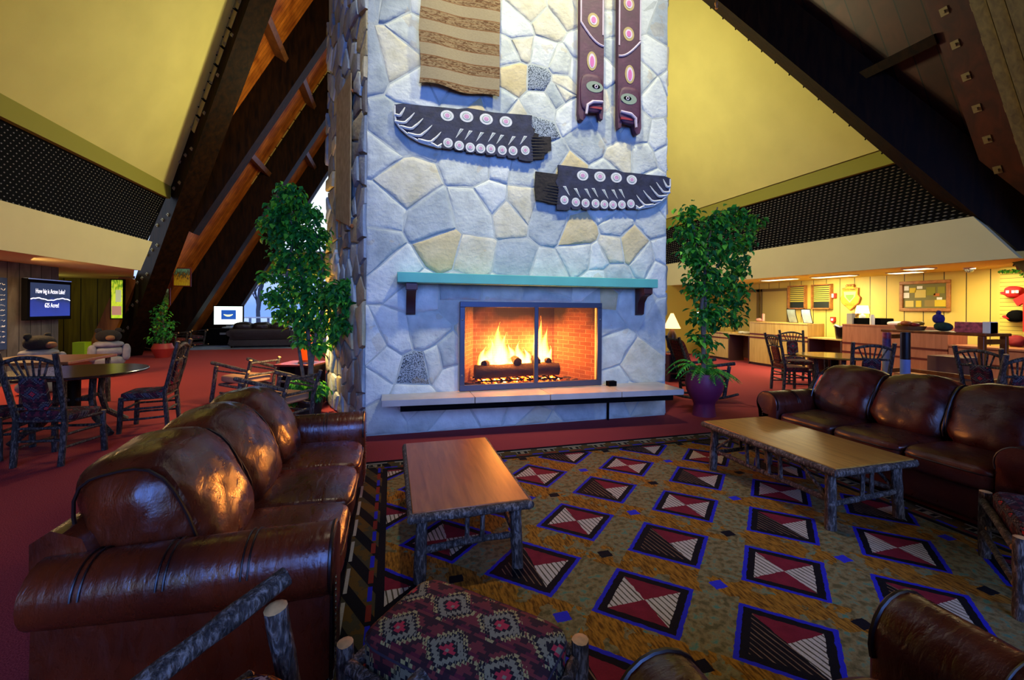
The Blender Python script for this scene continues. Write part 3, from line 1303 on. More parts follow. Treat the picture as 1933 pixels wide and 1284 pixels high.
# striped blanket
tb = NT('woven_blanket')
x, y, z = tb.xyz()
zz = z + (tb.noise(2, 2) - .5) * .03
f = (zz / .285 + .30).frac()
base = tb.mix(tb.noise(120, 2, sc3=(.3, 1, 1)), hexc('#8a7a58'), hexc('#a39470'))
br = tb.noise(26, 4, sc3=(.5, 1, 2.2), dist=1.5)
brown = tb.ramp(br, [(.42, hexc('#5e4228')), (.55, hexc('#917a54'))])
c = tb.mix(f.lt(.5), base, brown)
ln = (f - .02).abs().lt(.025).max((f - .48).abs().lt(.025)).max((f - .25).abs().lt(.012))
c = tb.mix(ln * .7, c, hexc('#7a5230'))
tb.set('Base Color', c)
tb.set('Roughness', .95)
tb.set('Specular IOR Level', .1)
tb.bump(tb.noise(90, 2, sc3=(.4, 1, 1)), .4, .006)
m = MB()
nx, nz = 24, 40
W_, H_ = 1.0, 2.3
vs = []
for s_ in (0, 1):
    for j in range(nz + 1):
        for i in range(nx + 1):
            u, v = i / nx, j / nz
            xx = (u - .5) * W_ + .012 * math.sin(v * 17) * (1 if u < .5 else .3)
            zb = .02 * math.sin(u * 9) * (1 - v) - .03 * (1 - v) * u
            yy = -.035 - .02 * math.sin(u * 7 + v * 3) - .03 * (1 - u) * math.sin(v * 4 + .6) - (.014 if s_ else 0)
            vs.append((xx, yy, v * H_ + zb))
N = (nx + 1) * (nz + 1)
fs = []
for j in range(nz):
    for i in range(nx):
        a = j * (nx + 1) + i
        fs.append((a + nx + 1, a + nx + 2, a + 1, a))
        fs.append((N + a, N + a + 1, N + a + nx + 2, N + a + nx + 1))
for j in range(nz):
    for i in (0, nx):
        a = j * (nx + 1) + i
        q = (a, a + nx + 1, N + a + nx + 1, N + a)
        fs.append(q if i else q[::-1])
for i in range(nx):
    fs.append((i, N + i, N + i + 1, i + 1)[::-1])
m.add(vs, fs)
tag(m.build('hanging_blanket', tb.m, None, (.80, HY, 4.28), smooth=60), 'striped brown woven blanket hanging high on the chimney front', 'blanket')
# cloth strip on the chimney's left flank
t = NT('tan_cloth')
n = t.noise(9, 4)
t.set('Base Color', t.ramp(n, [(.3, hexc('#9a7a48')), (.7, hexc('#b99a66'))]))
t.set('Roughness', .95)
fl_ = thing('flank_hanging', 'long tan cloth strip with orange trim hung on the left flank of the chimney', 'wall hanging', (CX0 + sx * .9 - .10, CY + .05 + sy * .9, 2.6), math.atan2(-sy, -sx) + PI)
m = MB()
m.prism([(-.42, .24), (.42, .0), (.42, 2.0), (-.42, 2.0)], -.03, -.015, 'XZ')
m.v = [(-v[0], v[1], v[2]) for v in m.v]
m.f = [f[::-1] for f in m.f]
m.build('cloth', t.m, fl_)
TRIMO = plain('orange_trim', '#b5682a', .8)
for z0, z1 in ((.0, .24), (1.76, 2.0)):
    m = MB()
    m.tube([(-.45, -.04, z0), (0, -.045, (z0 + z1) / 2 + .01), (.45, -.04, z1)], .022, 6)
    m.build('trim_rod', TRIMO, fl_)

# carved wings: painted boards
NAVY = plain('weathered_navy_paint', '#23263a', .75, var=.5, vscale=9, bump=.5)
WPAINT = plain('wing_white_paint', '#d3d2c6', .7, var=.12, vscale=20)
WGREY = plain('wing_grey_ring', '#8e9a86', .7)
WPINK = plain('wing_pink_paint', '#c58fa6', .7, var=.2, vscale=18)
RAW = plain('burnt_raw_wood', '#1f1813', .85, var=.6, vscale=16, bump=.8)


def eye(m, c, r, ry=None, y0=-.03, pink=3):
    ry = ry or r
    m.disc((c[0], c[1], y0), r, 22, axis='Y', mi=1, h=-.003, ry=ry)
    m.disc((c[0], c[1], y0 - .003), r * .64, 20, axis='Y', mi=2, h=-.002, ry=ry * .66)
    m.disc((c[0], c[1], y0 - .005), r * .52, 20, axis='Y', mi=1, h=-.002, ry=ry * .54)
    m.disc((c[0], c[1], y0 - .007), r * .36, 18, axis='Y', mi=pink, h=-.002, ry=ry * .38)


def wing(name, label, loc, mirror):
    def Q(u, v):     # u along, v down, from the detail drawing of the left wing
        x = (u - 60) / 1795 * 2.02
        z = -(v - 100) * .001085 + (u - 60) * (.00009 if mirror else .000136)
        return (2.02 - x if mirror else x, z)
    rt = thing(name, label, 'carved wing', loc)
    m = MB()
    out = [(60, 110), (150, 95), (370, 118), (600, 135), (740, 150), (850, 135), (960, 152), (1150, 185), (1400, 200), (1610, 215), (1605, 330),
           (1640, 430), (1600, 520), (1620, 640), (1625, 770)]
    base = [(1530, 765), (1455, 745), (1445, 705), (1420, 735), (1330, 725), (1305, 690), (1290, 715), (1200, 705), (1180, 672), (1165, 690), (1070, 685), (1055, 655),
            (1040, 675), (955, 665), (940, 640), (920, 660), (840, 650), (825, 610), (805, 635), (715, 620), (695, 590), (670, 615), (580, 600), (545, 585), (470, 575), (440, 545),
            (330, 525), (300, 490), (215, 455), (195, 415), (130, 375), (120, 335), (75, 300), (65, 250), (62, 200)]
    m.prism([Q(*p) for p in out + base], 0, -.03, 'XZ', 0)
    for u, v, r in ((623, 228, 74), (838, 238, 78), (1063, 265, 78), (1293, 293, 76)):
        c = Q(u, v)
        eye(m, c, r * .0011, r * .0009)
    for u, v in ((633, 540), (758, 572), (882, 595), (1000, 608), (1118, 615), (1252, 632), (1380, 640), (1528, 638)):
        c = Q(u, v)
        eye(m, c, .060, .060)
    for u, v in ((715, 488), (815, 510), (945, 530), (1083, 535), (1180, 560), (1318, 578), (1458, 575)):
        L = 1.0
        tri = [Q(u, v), Q(u + 52, v - 112 * L), Q(u + 92, v - 105 * L), Q(u + 20, v - 20)]
        m.prism(tri, -.03, -.034, 'XZ', 1)
        tri = [Q(u + 14, v - 28), Q(u + 60, v - 100), Q(u + 80, v - 97)]
        m.prism(tri, -.034, -.036, 'XZ', 2)
    for (u0, v0), (u1, v1), (u2, v2) in (((170, 140), (130, 225), (62, 225)), ((270, 200), (190, 310), (65, 300)), ((362, 262), (260, 390), (120, 350)),
                                        ((460, 338), (350, 470), (200, 430)), ((556, 415), (470, 540), (310, 500)), ((565, 545), (545, 575), (445, 545))):
        a, b, c = Q(u0, v0), Q(u1, v1), Q(u2, v2)
        pts = []
        for k in range(9):
            t_ = k / 8
            q = [(1 - t_) ** 2 * a[i] + 2 * t_ * (1 - t_) * b[i] + t_ ** 2 * c[i] for i in (0, 1)]
            pts.append((q[0], -.033, q[1] - .03 * math.sin(PI * t_) ** 2 * (1 if k > 3 else .6)))
        m.tube(pts, [.004, .010, .013, .016, .018, .019, .019, .018, .014], 6, 1)
    # scalloped white rim along the tip
    rim = [Q(*p) for p in ((62, 120), (62, 200), (75, 300), (130, 375), (215, 455), (330, 525), (440, 560), (560, 590))]
    m.tube([(p[0], -.024, p[1]) for p in rim], .014, 6, 1)
    m.build('board', [NAVY, WPAINT, WGREY, WPINK], rt)
    # broken raw stub where the wing was joined
    m = MB()
    if mirror:
        st = [[(1600, 330), (1890, 345), (1900, 560), (1880, 690), (1600, 700)]]
    else:
        st = [[(1600, 340), (1650, 380), (1640, 420), (1700, 440), (1690, 470), (1850, 470), (1855, 640), (1810, 650), (1810, 670), (1770, 680), (1765, 740), (1600, 745)]]
    for poly in st:
        m.prism([Q(*p) for p in poly], -.002, -.022, 'XZ', 0)
    for k in range(7):
        v = 480 + k * 36
        u = 1600
        a, b = Q(u, v), Q(1740 + (k % 3) * 30, v + 6)
        m.tube([(a[0], -.024, a[1]), (b[0], -.022, b[1])], [.010, .004], 5, 0)
    m.build('broken_stub', RAW, rt)
    return rt


wing('carved_wing', 'dark blue carved wing hung higher, its scalloped tip pointing left', (.01, HY, 4.0), False)
wing('carved_wing', 'dark blue carved wing hung lower, its scalloped tip pointing right', (1.85, HY, 3.46), True)

# carved serpent boards
PLUM = plain('plum_board_paint', '#4a2138', .6, var=.25, vscale=8, bump=.3)
CREAMP = plain('board_cream_paint', '#c9b9bf', .7)
OCHR = plain('board_ochre_ring', '#a8965c', .7)
SAGE = plain('board_sage_paint', '#7f8e78', .7)
REDP = plain('board_red_paint', '#8e1c2a', .6)


def serpent(loc, mirror, label):
    rt = thing('carved_serpent_board', label, 'carved board', loc)
    s_ = -1 if mirror else 1
    m = MB()
    out = [(-.19, .10), (-.17, .02), (-.12, .0), (-.085, .05), (-.07, .13), (.02, .15), (.11, .16), (.13, .06), (.17, .05), (.18, .16), (.185, 3.6), (-.175, 3.6), (-.175, .8)]
    m.prism([(x * s_, z) for x, z in out], 0, -.075, 'XZ', 0)
    m.cushion((0, -.075, .38), (.34, .06, .52), 3.5, 8, mi=0)
    # eye patch, brow, pupil
    m.disc((.03 * s_, .46, -.103), .125, 20, axis='Y', mi=3, h=-.006, ry=.075)
    m.disc((.05 * s_, .465, -.109), .06, 16, axis='Y', mi=4, h=-.003, ry=.03)
    m.disc((.05 * s_, .465, -.112), .026, 14, axis='Y', mi=1, h=-.003)
    m.disc((.05 * s_, .465, -.115), .013, 10, axis='Y', mi=4, h=-.003)
    # lip band and red tongue
    m.tube([(-.09 * s_, -.105, .08), (-.075 * s_, -.112, .20), (.0, -.115, .25), (.15 * s_, -.10, .275)], [.018, .022, .024, .02], 8, 1)
    m.box((.05 * s_, -.085, .185), (.19, .04, .03), None, 5)
    # collar with long eye
    zc = .82
    m.disc((.0, zc, -.075), .075, 20, axis='Y', mi=2, h=-.006, ry=.13)
    m.disc((.0, zc, -.081), .05, 18, axis='Y', mi=1, h=-.003, ry=.10)
    m.disc((.0, zc - .01, -.084), .03, 16, axis='Y', mi=6, h=-.003, ry=.075)
    # sweeping cream line and border lines
    pts = []
    for k in range(12):
        t_ = k / 11
        pts.append(((-.165 + .34 * t_) * s_, -.077, 1.32 - .27 * math.sin(t_ * PI / 2) if not mirror else 1.30 - .25 * math.sin(t_ * PI / 2)))
    m.tube(pts, .016, 6, 1)
    for x, z0 in ((-.163, 1.32), (.165, 1.20)):
        m.tube([(x * s_, -.074, z0), (x * s_, -.074, 3.6)], .012, 6, 1)
    for z in (1.38, 1.80, 2.25, 2.7, 3.15):
        m.disc((.02 * s_, z, -.075), .085, 22, axis='Y', mi=2, h=-.004, ry=.098)
        m.disc((.02 * s_, z, -.079), .055, 20, axis='Y', mi=1, h=-.003, ry=.064)
        m.disc((.02 * s_, z, -.082), .034, 16, axis='Y', mi=6, h=-.003, ry=.042)
    m.build('board', [PLUM, CREAMP, OCHR, SAGE, BLACK, REDP, plain('board_pink_paint', '#c05f98', .6)], rt, smooth=40)
    return rt


serpent((2.585, HY, 4.09), False, 'plum carved serpent board with ringed eyes, the left one of the pair on the chimney')
serpent((3.165, HY, 4.00), True, 'plum carved serpent board with ringed eyes, the right one of the pair on the chimney')
# ------------------------------------------------------------------ rug
def m_rug():
    t = NT('patterned_rug')
    x, y, z = t.xyz()
    nz = t.noise(9, 3)
    p = (x - 1.30) / .47
    q = (y - 2.405) / .435
    a = (p + q) * .5 + (t.noise(30, 1) - .5) * .02
    b = (q - p) * .5 + (t.noise(34, 1) - .5) * .02
    fa, fb = a.frac() - .5, b.frac() - .5
    A, B_ = fa.abs(), fb.abs()
    m = A.max(B_)
    par = (a.floor() + b.floor()).fmod(2)              # 0: bow-tie cell, 1: dark cell
    fine = t.noise(150, 2)
    gold = t.ramp(t.noise(40, 3, sc3=(2.2, .5, 1)), [(.35, hexc('#5c3c0c')), (.6, hexc('#a07020'))])
    moss = t.ramp(t.noise(26, 4), [(.36, hexc('#5a5430')), (.54, hexc('#85764a')), (.68, hexc('#4f7a62'))])
    strip = t.mix((A.gt(.33) * (t.noise(6, 3).gt(.50))).max(B_.lt(.33) * nz.gt(.46)), moss, gold)
    # stripes inside the cells
    st = ((x + y * .12) / .030).frac()
    sw = (t.noise(12, 2) - .5) * .35
    cream = t.mix((st + sw).gt(.74), hexc('#bdb6a4'), hexc('#4e4834'))
    dark = t.mix((st + sw).gt(.80), hexc('#120e10'), hexc('#7a6048'))
    maroon = t.mix(t.noise(16, 3), hexc('#5c1420'), hexc('#8a2434'))
    bow = t.mix(A.gt(B_), cream, maroon)
    dk = t.mix((fa.gt(0) * A.gt(B_)), dark, maroon)
    dk = t.mix((fb.lt(0) * B_.gt(A)), dk, cream)
    inner = t.mix(par, bow, dk)
    c = t.mix(m.lt(.33), strip, hexc('#2326b4'))
    c = t.mix(m.lt(.295), c, hexc('#0c0b10'))
    c = t.mix(m.lt(.235), c, inner)
    ra, rb = a.round(), b.round()
    na, nb = a - ra, b - rb
    sq = (na - nb).abs().lt(.085) * (na + nb).abs().lt(.075)
    c = t.mix(sq, c, t.mix((ra + rb).fmod(2), hexc('#0e0d14'), hexc('#2c2fc0')))
    # border
    X0, X1, Y1 = -.30, 4.08, 4.45
    ex = (x + .30).min((x * -1) + X1)
    ey = (y * -1) + Y1
    e = ex.min(ey)
    run = t.mix(ex.lt(ey), x, y)
    sx_ = t.t.nodes.new('ShaderNodeSeparateColor')
    t.t.links.new(run.s, sx_.inputs[0])
    r = E(t, sx_.outputs[0])
    k = (r / .30).frac()
    key = ((r / .075).frac() - .5).abs()
    bd = t.mix(nz.gt(.5), hexc('#5c4418'), hexc('#443e28'))
    eyeb = ((k - .5).abs().lt(.22)) * ((e - .125).abs().lt(.036)) * x.gt(.02).max(ey.lt(.3))
    bd = t.mix((((x + y * .5) / .16).frac()).lt(.45) * x.lt(.0), bd, hexc('#0f0d10'))
    bd = t.mix(eyeb, bd, hexc('#8f8668'))
    bd = t.mix(eyeb * key.lt(.22) * ((e - .125).abs().lt(.03)), bd, hexc('#0c0b10'))
    bd = t.mix((e - .065).abs().lt(.010) * (k - .5).abs().lt(.38), bd, hexc('#a8a494'))
    bd = t.mix((e - .195).abs().lt(.012) * (k - .5).abs().gt(.3), bd, hexc('#2326b4'))
    bd = t.mix((e - .195).abs().lt(.014) * (k - .5).abs().lt(.2), bd, hexc('#7a2a1c'))
    bd = t.mix(e.lt(.05), bd, hexc('#0c0b10'))
    bd = t.mix(e.gt(.225), bd, hexc('#0d0d12'))
    c = t.mix(e.lt(.27), c, bd)
    t.set('Base Color', t.mix(fine * .5, c, (.01, .01, .012, 1)))
    t.set('Roughness', .95)
    t.set('Specular IOR Level', .08)
    t.bump(fine, .4, .004)
    return t.m


m = MB()
m.bx(-.30, 4.08, -2.0, 4.45, .0005, .007)
tag(m.build('area_rug', m_rug(), smooth=0), 'large rug patterned with blue edged diamonds between the sofas', 'rug')
RZ = .0075


# ------------------------------------------------------------------ leather sofas
def sofa(label, loc, rz, n=3, half=.98, leather=LEATHER, name='leather_sofa', cat='sofa', depth=.98, back=True, seed=1):
    """front is -Y, runs along X; origin on the floor under the middle"""
    t = thing(name, label, cat, loc, rz)
    yb, yf = depth / 2, -depth / 2
    m = MB()
    m.bx(-half - .03, half + .03, yf + .06, yb - .03, .06, .31)
    m.build('base', leather, t, bevel=.025, seg=3)
    m = MB()
    m.prism([(yb - .26, .28), (yb - .02, .28), (yb + .03, .55), (yb + .03, .70), (yb - .03, .74), (yb - .12, .70)], -half + .02, half - .02, 'YZ')
    m.build('back_frame', leather, t, bevel=.035, seg=3, smooth=50)
    for sg in (-1, 1):
        # rolled arm: a scroll section swept back along the depth
        m = MB()
        prof = []
        R = .135
        cz = .525
        for k in range(19):
            a = -1.9 + k * (PI + 2.1) / 18
            prof.append((R * math.sin(a) * 1.0, cz + R * math.cos(a)))
        prof = [(sg * (half + .005) + sg * px, pz) for px, pz in prof]
        outer = [(sg * (half + .06), .40), (sg * (half + .07), .07), (sg * (half - .13), .07)]
        poly = prof + outer if True else prof
        rings = []
        ys = [yf + .0, yf + .012, yf + .05, yf + .2, 0, yb - .2, yb - .02]
        sc_ = [.90, .97, 1.0, 1.0, .95, .89, .84]
        cxm, czm = sg * half, .50
        vs = []
        for y, s_ in zip(ys, sc_):
            for px, pz in poly:
                vs.append((cxm + (px - cxm) * s_, y, max(.07, czm + (pz - czm) * s_ + (.02 * (1 - s_) / .16 if pz > .3 else 0))))
        N = len(poly)
        fs = []
        for i in range(len(ys) - 1):
            for k in range(N):
                k2 = (k + 1) % N
                f = (i * N + k, i * N + k2, (i + 1) * N + k2, (i + 1) * N + k)
                fs.append(f if sg > 0 else f[::-1])
        c0 = tuple(range(N))
        c1 = tuple(range((len(ys) - 1) * N, len(ys) * N))
        fs += [c0[::-1] if sg > 0 else c0, c1 if sg > 0 else c1[::-1]]
        m.add(vs, fs)
        arm = m.build('arm', leather, t, smooth=55)
        # piping round the scroll front, seams across the roll
        m = MB()
        pts = [(cxm + (px - cxm) * .985, yf + .012, czm + (pz - czm) * .985) for px, pz in prof + outer[:2]]
        m.tube(pts, .008, 6)
        m.build('piping', PIPING, arm)
        for y in (yf + .30, yf + .56, yf + .80):
            for dy in (-.011, .011):
                m = MB()
                k_ = 1 - .11 * max(0, (y - yf - .2)) / .76
                pts = [(cxm + (px - cxm) * k_, y + dy, czm + (pz - czm) * k_ + .02 * (1 - k_) / .16 + .002) for px, pz in
                       [(sg * (half + .005) + (R + .0015) * math.sin(a), cz + (R + .0015) * math.cos(a)) for a in [q * .2 - 1.4 for q in range(15)]]]
                m.tube(pts, .0035, 5)
                m.build('seam', PIPING, arm)
        m = MB()
        for k in range(16):
            z = .10 + k * .0245
            m.lathe([(0, -.006), (.006, -.003), (.007, 0)], (sg * (half + .055), yf - .001, z), 8, axis='Y')
        nh = m.build('nailhead_trim', plain('nailhead_brass', '#6a5a3a', .35, .9), arm)
        nh['kind'] = 'stuff'
    w = (half * 2 - .24) / n
    for i in range(n):
        x = -half + .12 + w * (i + .5)

        def shp(v, x=x):
            # crown and front waterfall
            return Vector((v.x, v.y, v.z - .03 * max(0, -v.y - .2) * 2))
        m = MB()
        m.cushion((x, yf + .335, .385), (w + .012, .66, .19), 7, 18, .22, .008, seed=seed * 10 + i, wscale=5, shape=shp)
        cs = m.build('seat_cushion', leather, t, smooth=60)
        m = MB()
        ring = []
        for k in range(40):
            a = 2 * PI * k / 40
            cx_, cy_ = math.cos(a), math.sin(a)
            q = (abs(cx_) ** 7 + abs(cy_) ** 7) ** (-1 / 7)
            ring.append((x + cx_ * q * (w * .5 + .004), yf + .335 + cy_ * q * .332, .415))
        m.tube(ring + ring[:1], .006, 5)
        m.build('piping', PIPING, cs)
    for i in range(n):
        x = -half + .10 + (half * 2 - .2) / n * (i + .5)
        wb = (half * 2 - .2) / n

        def shb(v, s=seed + i):
            # a full pillow: fat belly, slumped, pinched top edge, creased ends
            k = v.z / .29
            y = v.y * (1.0 - .16 * max(0, k)) + .06 * k
            pinch = 1 - .10 * (abs(v.x) / (wb / 2)) ** 3
            cr = .010 * math.sin(v.x * 38 + s + v.z * 9) * max(0, abs(v.x) / (wb / 2) - .55) * 2.2
            return Vector((v.x, y * pinch + cr, v.z * (1 - .05 * (v.x / (wb / 2)) ** 2)))
        m = MB()
        m.cushion((x, yb - .25, .68), (wb + .07, .46, .58), 3.4, 22, 0, .016, Matrix.Rotation(-.20, 3, 'X'), seed=seed * 17 + i, wscale=5.5, shape=shb)
        cb = m.build('back_cushion', leather, t, smooth=70)
        for sgn in (-1, 1):
            m = MB()
            ring = []
            for k in range(28):
                a = 2 * PI * k / 28
                cz_, cy_ = math.cos(a), math.sin(a)
                q = (abs(cz_) ** 3.4 + abs(cy_) ** 3.4) ** (-1 / 3.4) * .86
                v = shb(Vector((sgn * (wb / 2 + .006), cy_ * q * .23, cz_ * q * .29)))
                v = Matrix.Rotation(-.20, 3, 'X') @ v
                ring.append((x + v.x, yb - .25 + v.y, .68 + v.z))
            m.tube(ring + ring[:1], .0065, 5)
            m.build('piping', PIPING, cb)
    for sx_ in (-1, 1):
        for y in (yf + .1, yb - .1):
            m = MB()
            m.lathe([(0, 0), (.028, 0), (.038, .07), (0, .07)], (sx_ * (half - .05), y, 0), 12)
            m.build('foot', BEAM, t)
    return t


sofa('long brown leather sofa with puffy cushions left of the coffee table, glowing in firelight', (-.70, 2.83, RZ), PI / 2, half=.96, seed=1)
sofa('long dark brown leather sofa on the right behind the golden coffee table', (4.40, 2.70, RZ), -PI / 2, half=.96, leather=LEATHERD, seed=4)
sofa('brown leather armchair in the lower right corner, its rolled arms towards the rug', (1.11, .47, RZ), PI, n=1, half=.435, name='leather_armchair', cat='armchair', depth=.98, seed=6)


# ------------------------------------------------------------------ coffee tables of hickory logs
def coffee_table(label, loc, w, l, h, top, seed):
    random.seed(seed)
    t = thing('coffee_table', label, 'coffee table', loc)
    m = MB()
    m.bx(-w / 2 + .012, w / 2 - .012, -l / 2 + .012, l / 2 - .012, h - .035, h)
    m.build('top', top, t, bevel=.004)
    r = .026
    for a, b in (((-w / 2 - .0, -l / 2 + .01), (w / 2, -l / 2 + .01)), ((-w / 2, l / 2 - .01), (w / 2, l / 2 - .01)),
                 ((-w / 2 + .01, -l / 2), (-w / 2 + .01, l / 2)), ((w / 2 - .01, -l / 2), (w / 2 - .01, l / 2))):
        m = MB()
        m.log((a[0], a[1], h - .031), (b[0], b[1], h - .031), r, r * .95, 10, .09, .004)
        m.build('edge_log', [BARK, BARK], t, smooth=50)
    lx, ly = w / 2 - .07, l / 2 - .09
    for sx_ in (-1, 1):
        for sy_ in (-1, 1):
            m = MB()
            m.log((sx_ * (lx + .012), sy_ * (ly + .01), 0), (sx_ * lx, sy_ * ly, h - .036), .036, .033, 12, .06, .004)
            m.build('leg', [BARK, CUT], t, smooth=50)
    for sy_ in (-1, 1):
        m = MB()
        m.log((-lx + .02, sy_ * ly, .17), (lx - .02, sy_ * ly, .19), .021, .019, 9, .08, .006, tip=.015)
        m.log((-lx + .02, sy_ * ly, h - .075), (lx - .02, sy_ * ly, h - .075), .016, .016, 8, .08, .004)
        m.build('end_rail', [BARK, CUT], t, smooth=50)
        for x in (-.02, .07):
            m = MB()
            m.log((x, sy_ * ly, .185), (x + .005, sy_ * ly, h - .045), .015, .014, 8, .06, 0, tip=.008)
            m.build('spindle', [BARK, CUT], t, smooth=50)
    for sx_ in (-1, 1):
        m = MB()
        m.log((sx_ * lx, -ly, .20), (sx_ * lx, ly, .19), .020, .019, 9, .08, .012)
        m.build('side_rail', [BARK, CUT], t, smooth=50)
        for y in (-.16, -.05, .06, .17):
            m = MB()
            m.log((sx_ * lx, y, .20), (sx_ * lx, y + .01, h - .05), .016, .015, 8, .06, 0, tip=.006)
            m.build('spindle', [BARK, CUT], t, smooth=50)
    for sx_ in (-1, 1):
        for sy_ in (-1, 1):
            m = MB()
            m.log((sx_ * lx, sy_ * (ly - .03), .22), (sx_ * lx, sy_ * (ly - .26), h - .05), .014, .013, 8, .05)
            m.build('brace', [BARK, CUT], t, smooth=50)
    return t


coffee_table('log coffee table with reddish brown top beside the left leather sofa', (.447, 2.975, RZ), .69, 1.25, .425, TABLETOP, 3)
coffee_table('log coffee table with golden top in front of the right leather sofa', (3.32, 2.83, RZ), .79, 1.30, .455, TABLETOP2, 5)


# ------------------------------------------------------------------ upholstered hickory ottomans
def ottoman(label, loc, rz, w, d, fabric, seed):
    random.seed(seed)
    t = thing('hickory_ottoman', label, 'ottoman', loc, rz)
    for lx, ly, lh in ((-w / 2 - .035, -d / 2 + .0, .41), (w / 2 + .02, -d / 2 + .0, .41), (w / 2 + .02, d / 2 - .0, .41), (-w / 2 + .03, d / 2 - .03, .31)):
        m = MB()
        m.log((lx, ly, 0), (lx, ly, lh), .030, .029, 12, .06, .003, tip=.008)
        m.build('leg', [BARK, CUT], t, smooth=50)
    for sy_ in (-1, 1):
        m = MB()
        m.log((-w / 2, sy_ * (d / 2 + .015), .355), (w / 2, sy_ * (d / 2 + .015), .345), .021, .02, 9, .08, .006, tip=.015)
        m.log((-w / 2, sy_ * (d / 2 + .01), .16), (w / 2, sy_ * (d / 2 + .01), .16), .017, .017, 9, .08, .006)
        m.build('rail', [BARK, CUT], t, smooth=50)
    for sx_ in (-1, 1):
        m = MB()
        m.log((sx_ * (w / 2 + .01), -d / 2, .335), (sx_ * (w / 2 + .01), d / 2, .35), .021, .02, 9, .08, .006, tip=.015)
        m.log((sx_ * (w / 2 + .01), -d / 2, .19), (sx_ * (w / 2 + .01), d / 2, .19), .017, .017, 9, .08, .006)
        m.build('rail', [BARK, CUT], t, smooth=50)
    m = MB()
    m.cushion((0, 0, .385), (w - .015, d - .015, .15), 8, 16, .18, .003)
    cs = m.build('cushion', fabric, t, smooth=60)
    m = MB()
    for z in (.425,):
        ring = []
        for k in range(48):
            a = 2 * PI * k / 48
            c_, s_ = math.cos(a), math.sin(a)
            q = (abs(c_) ** 8 + abs(s_) ** 8) ** (-1 / 8) * .985
            ring.append((c_ * q * (w / 2 - .004), s_ * q * (d / 2 - .004), z))
        m.tube(ring + ring[:1], .005, 5)
    m.build('piping', plain('fabric_piping', '#2a2430', .8), cs)
    return t


ottoman('hickory log ottoman with red and tan kilim cushion at the bottom of the picture', (.247, 1.424, RZ), math.radians(-43.5), .64, .39, KILIM, 4)
ottoman('hickory log ottoman with dark kilim cushion against the right edge of the picture', (3.48, 1.32, RZ), math.radians(216), .63, .56, KILIMD, 8)


# ------------------------------------------------------------------ hickory chairs
def dining_chair(label, loc, rz, fabric, group=None, seed=1):
    """front is -Y"""
    random.seed(seed)
    t = thing('hickory_dining_chair', label, 'chair', loc, rz, group)
    B = [BARKD, CUT]
    def lean(z):
        return .20 + max(0, z - .44) * .22
    for s_ in (-1, 1):
        m = MB()
        m.log((s_ * .20, .235, 0), (s_ * .205, .20, .46), .027, .026, 10, .06, .003, n=7)
        m.log((s_ * .205, .20, .45), (s_ * .235, lean(1.10), 1.10), .026, .024, 10, .06, .004, tip=.012, n=8)
        m.build('rear_post', B, t, smooth=50)
        m = MB()
        m.log((s_ * .235, -.235, 0), (s_ * .225, -.22, .43), .028, .027, 10, .06, .003)
        m.build('front_leg', B, t, smooth=50)
        for z, r_ in ((.16, .014), (.28, .014), (.405, .018)):
            m = MB()
            m.log((s_ * .228, -.22, z), (s_ * .205, .22, z + .01), r_, r_ * .95, 8, .07, .006)
            m.build('side_rail', B, t, smooth=50)
    m = MB()
    for z in (.20,):
        m.log((-.23, -.225, z + .08), (.23, -.225, z + .08), .015, .014, 8, .07, .006)
    m.log((-.225, -.22, .405), (.225, -.22, .41), .018, .018, 8, .07, .004)
    m.build('front_rail', B, t, smooth=50)
    for z in (.24, .36, .43):
        m = MB()
        m.log((-.20, lean(z) + .01, z), (.20, lean(z) + .01, z), .014, .013, 8, .07, .006, tip=.012)
        m.build('rear_rail', B, t, smooth=50)
    # crest: bent top rail, lower rail and a fan of spindles
    pts = []
    for k in range(9):
        u = -1 + k / 4
        z = 1.00 + .055 * (1 - u * u)
        pts.append((u * .225, lean(z) + .005, z))
    m = MB()
    m.tube(pts, [.016, .019, .020, .021, .021, .021, .020, .019, .016], 9, 0, True, 1, .07, .01)
    m.build('crest_rail', B, t, smooth=50)
    m = MB()
    m.log((-.222, lean(.86), .86), (.222, lean(.86), .86), .016, .016, 8, .07, .004, tip=.012)
    m.build('back_rail', B, t, smooth=50)
    for k in range(6):
        u = -1 + k / 2.5
        m = MB()
        m.log((u * .10, lean(.86), .865), (u * .17, lean(1.03), 1.03), .010, .009, 7, .06)
        m.build('spindle', B, t, smooth=50)
    m = MB()
    m.log((-.21, lean(.55), .555), (.21, lean(.55), .555), .015, .015, 8, .07, .004, tip=.012)
    m.build('back_rail', B, t, smooth=50)
    ang = math.atan(.22)
    m = MB()
    m.cushion((0, lean(.70), .70), (.215, .05, .33), 7, 10, 0, 0, Matrix.Rotation(-ang, 3, 'X'))
    sp = m.build('splat_pad', fabric, t, smooth=50)
    m = MB()
    for s_ in (-1, 1):
        m = MB()
        m.log((s_ * .095, lean(.84), .845), (s_ * .095, lean(.90), .885), .017, .016, 8, .05, tip=.008)
        m.build('peg', B, sp, smooth=50)
    m = MB()
    m.cushion((0, .185, .485), (.36, .10, .105), 3, 10)
    m.build('bolster', fabric, t, smooth=50)
    m = MB()
    m.cushion((0, -.015, .445), (.47, .46, .075), 7, 12, .3)
    m.build('seat', fabric, t, smooth=50)
    return t


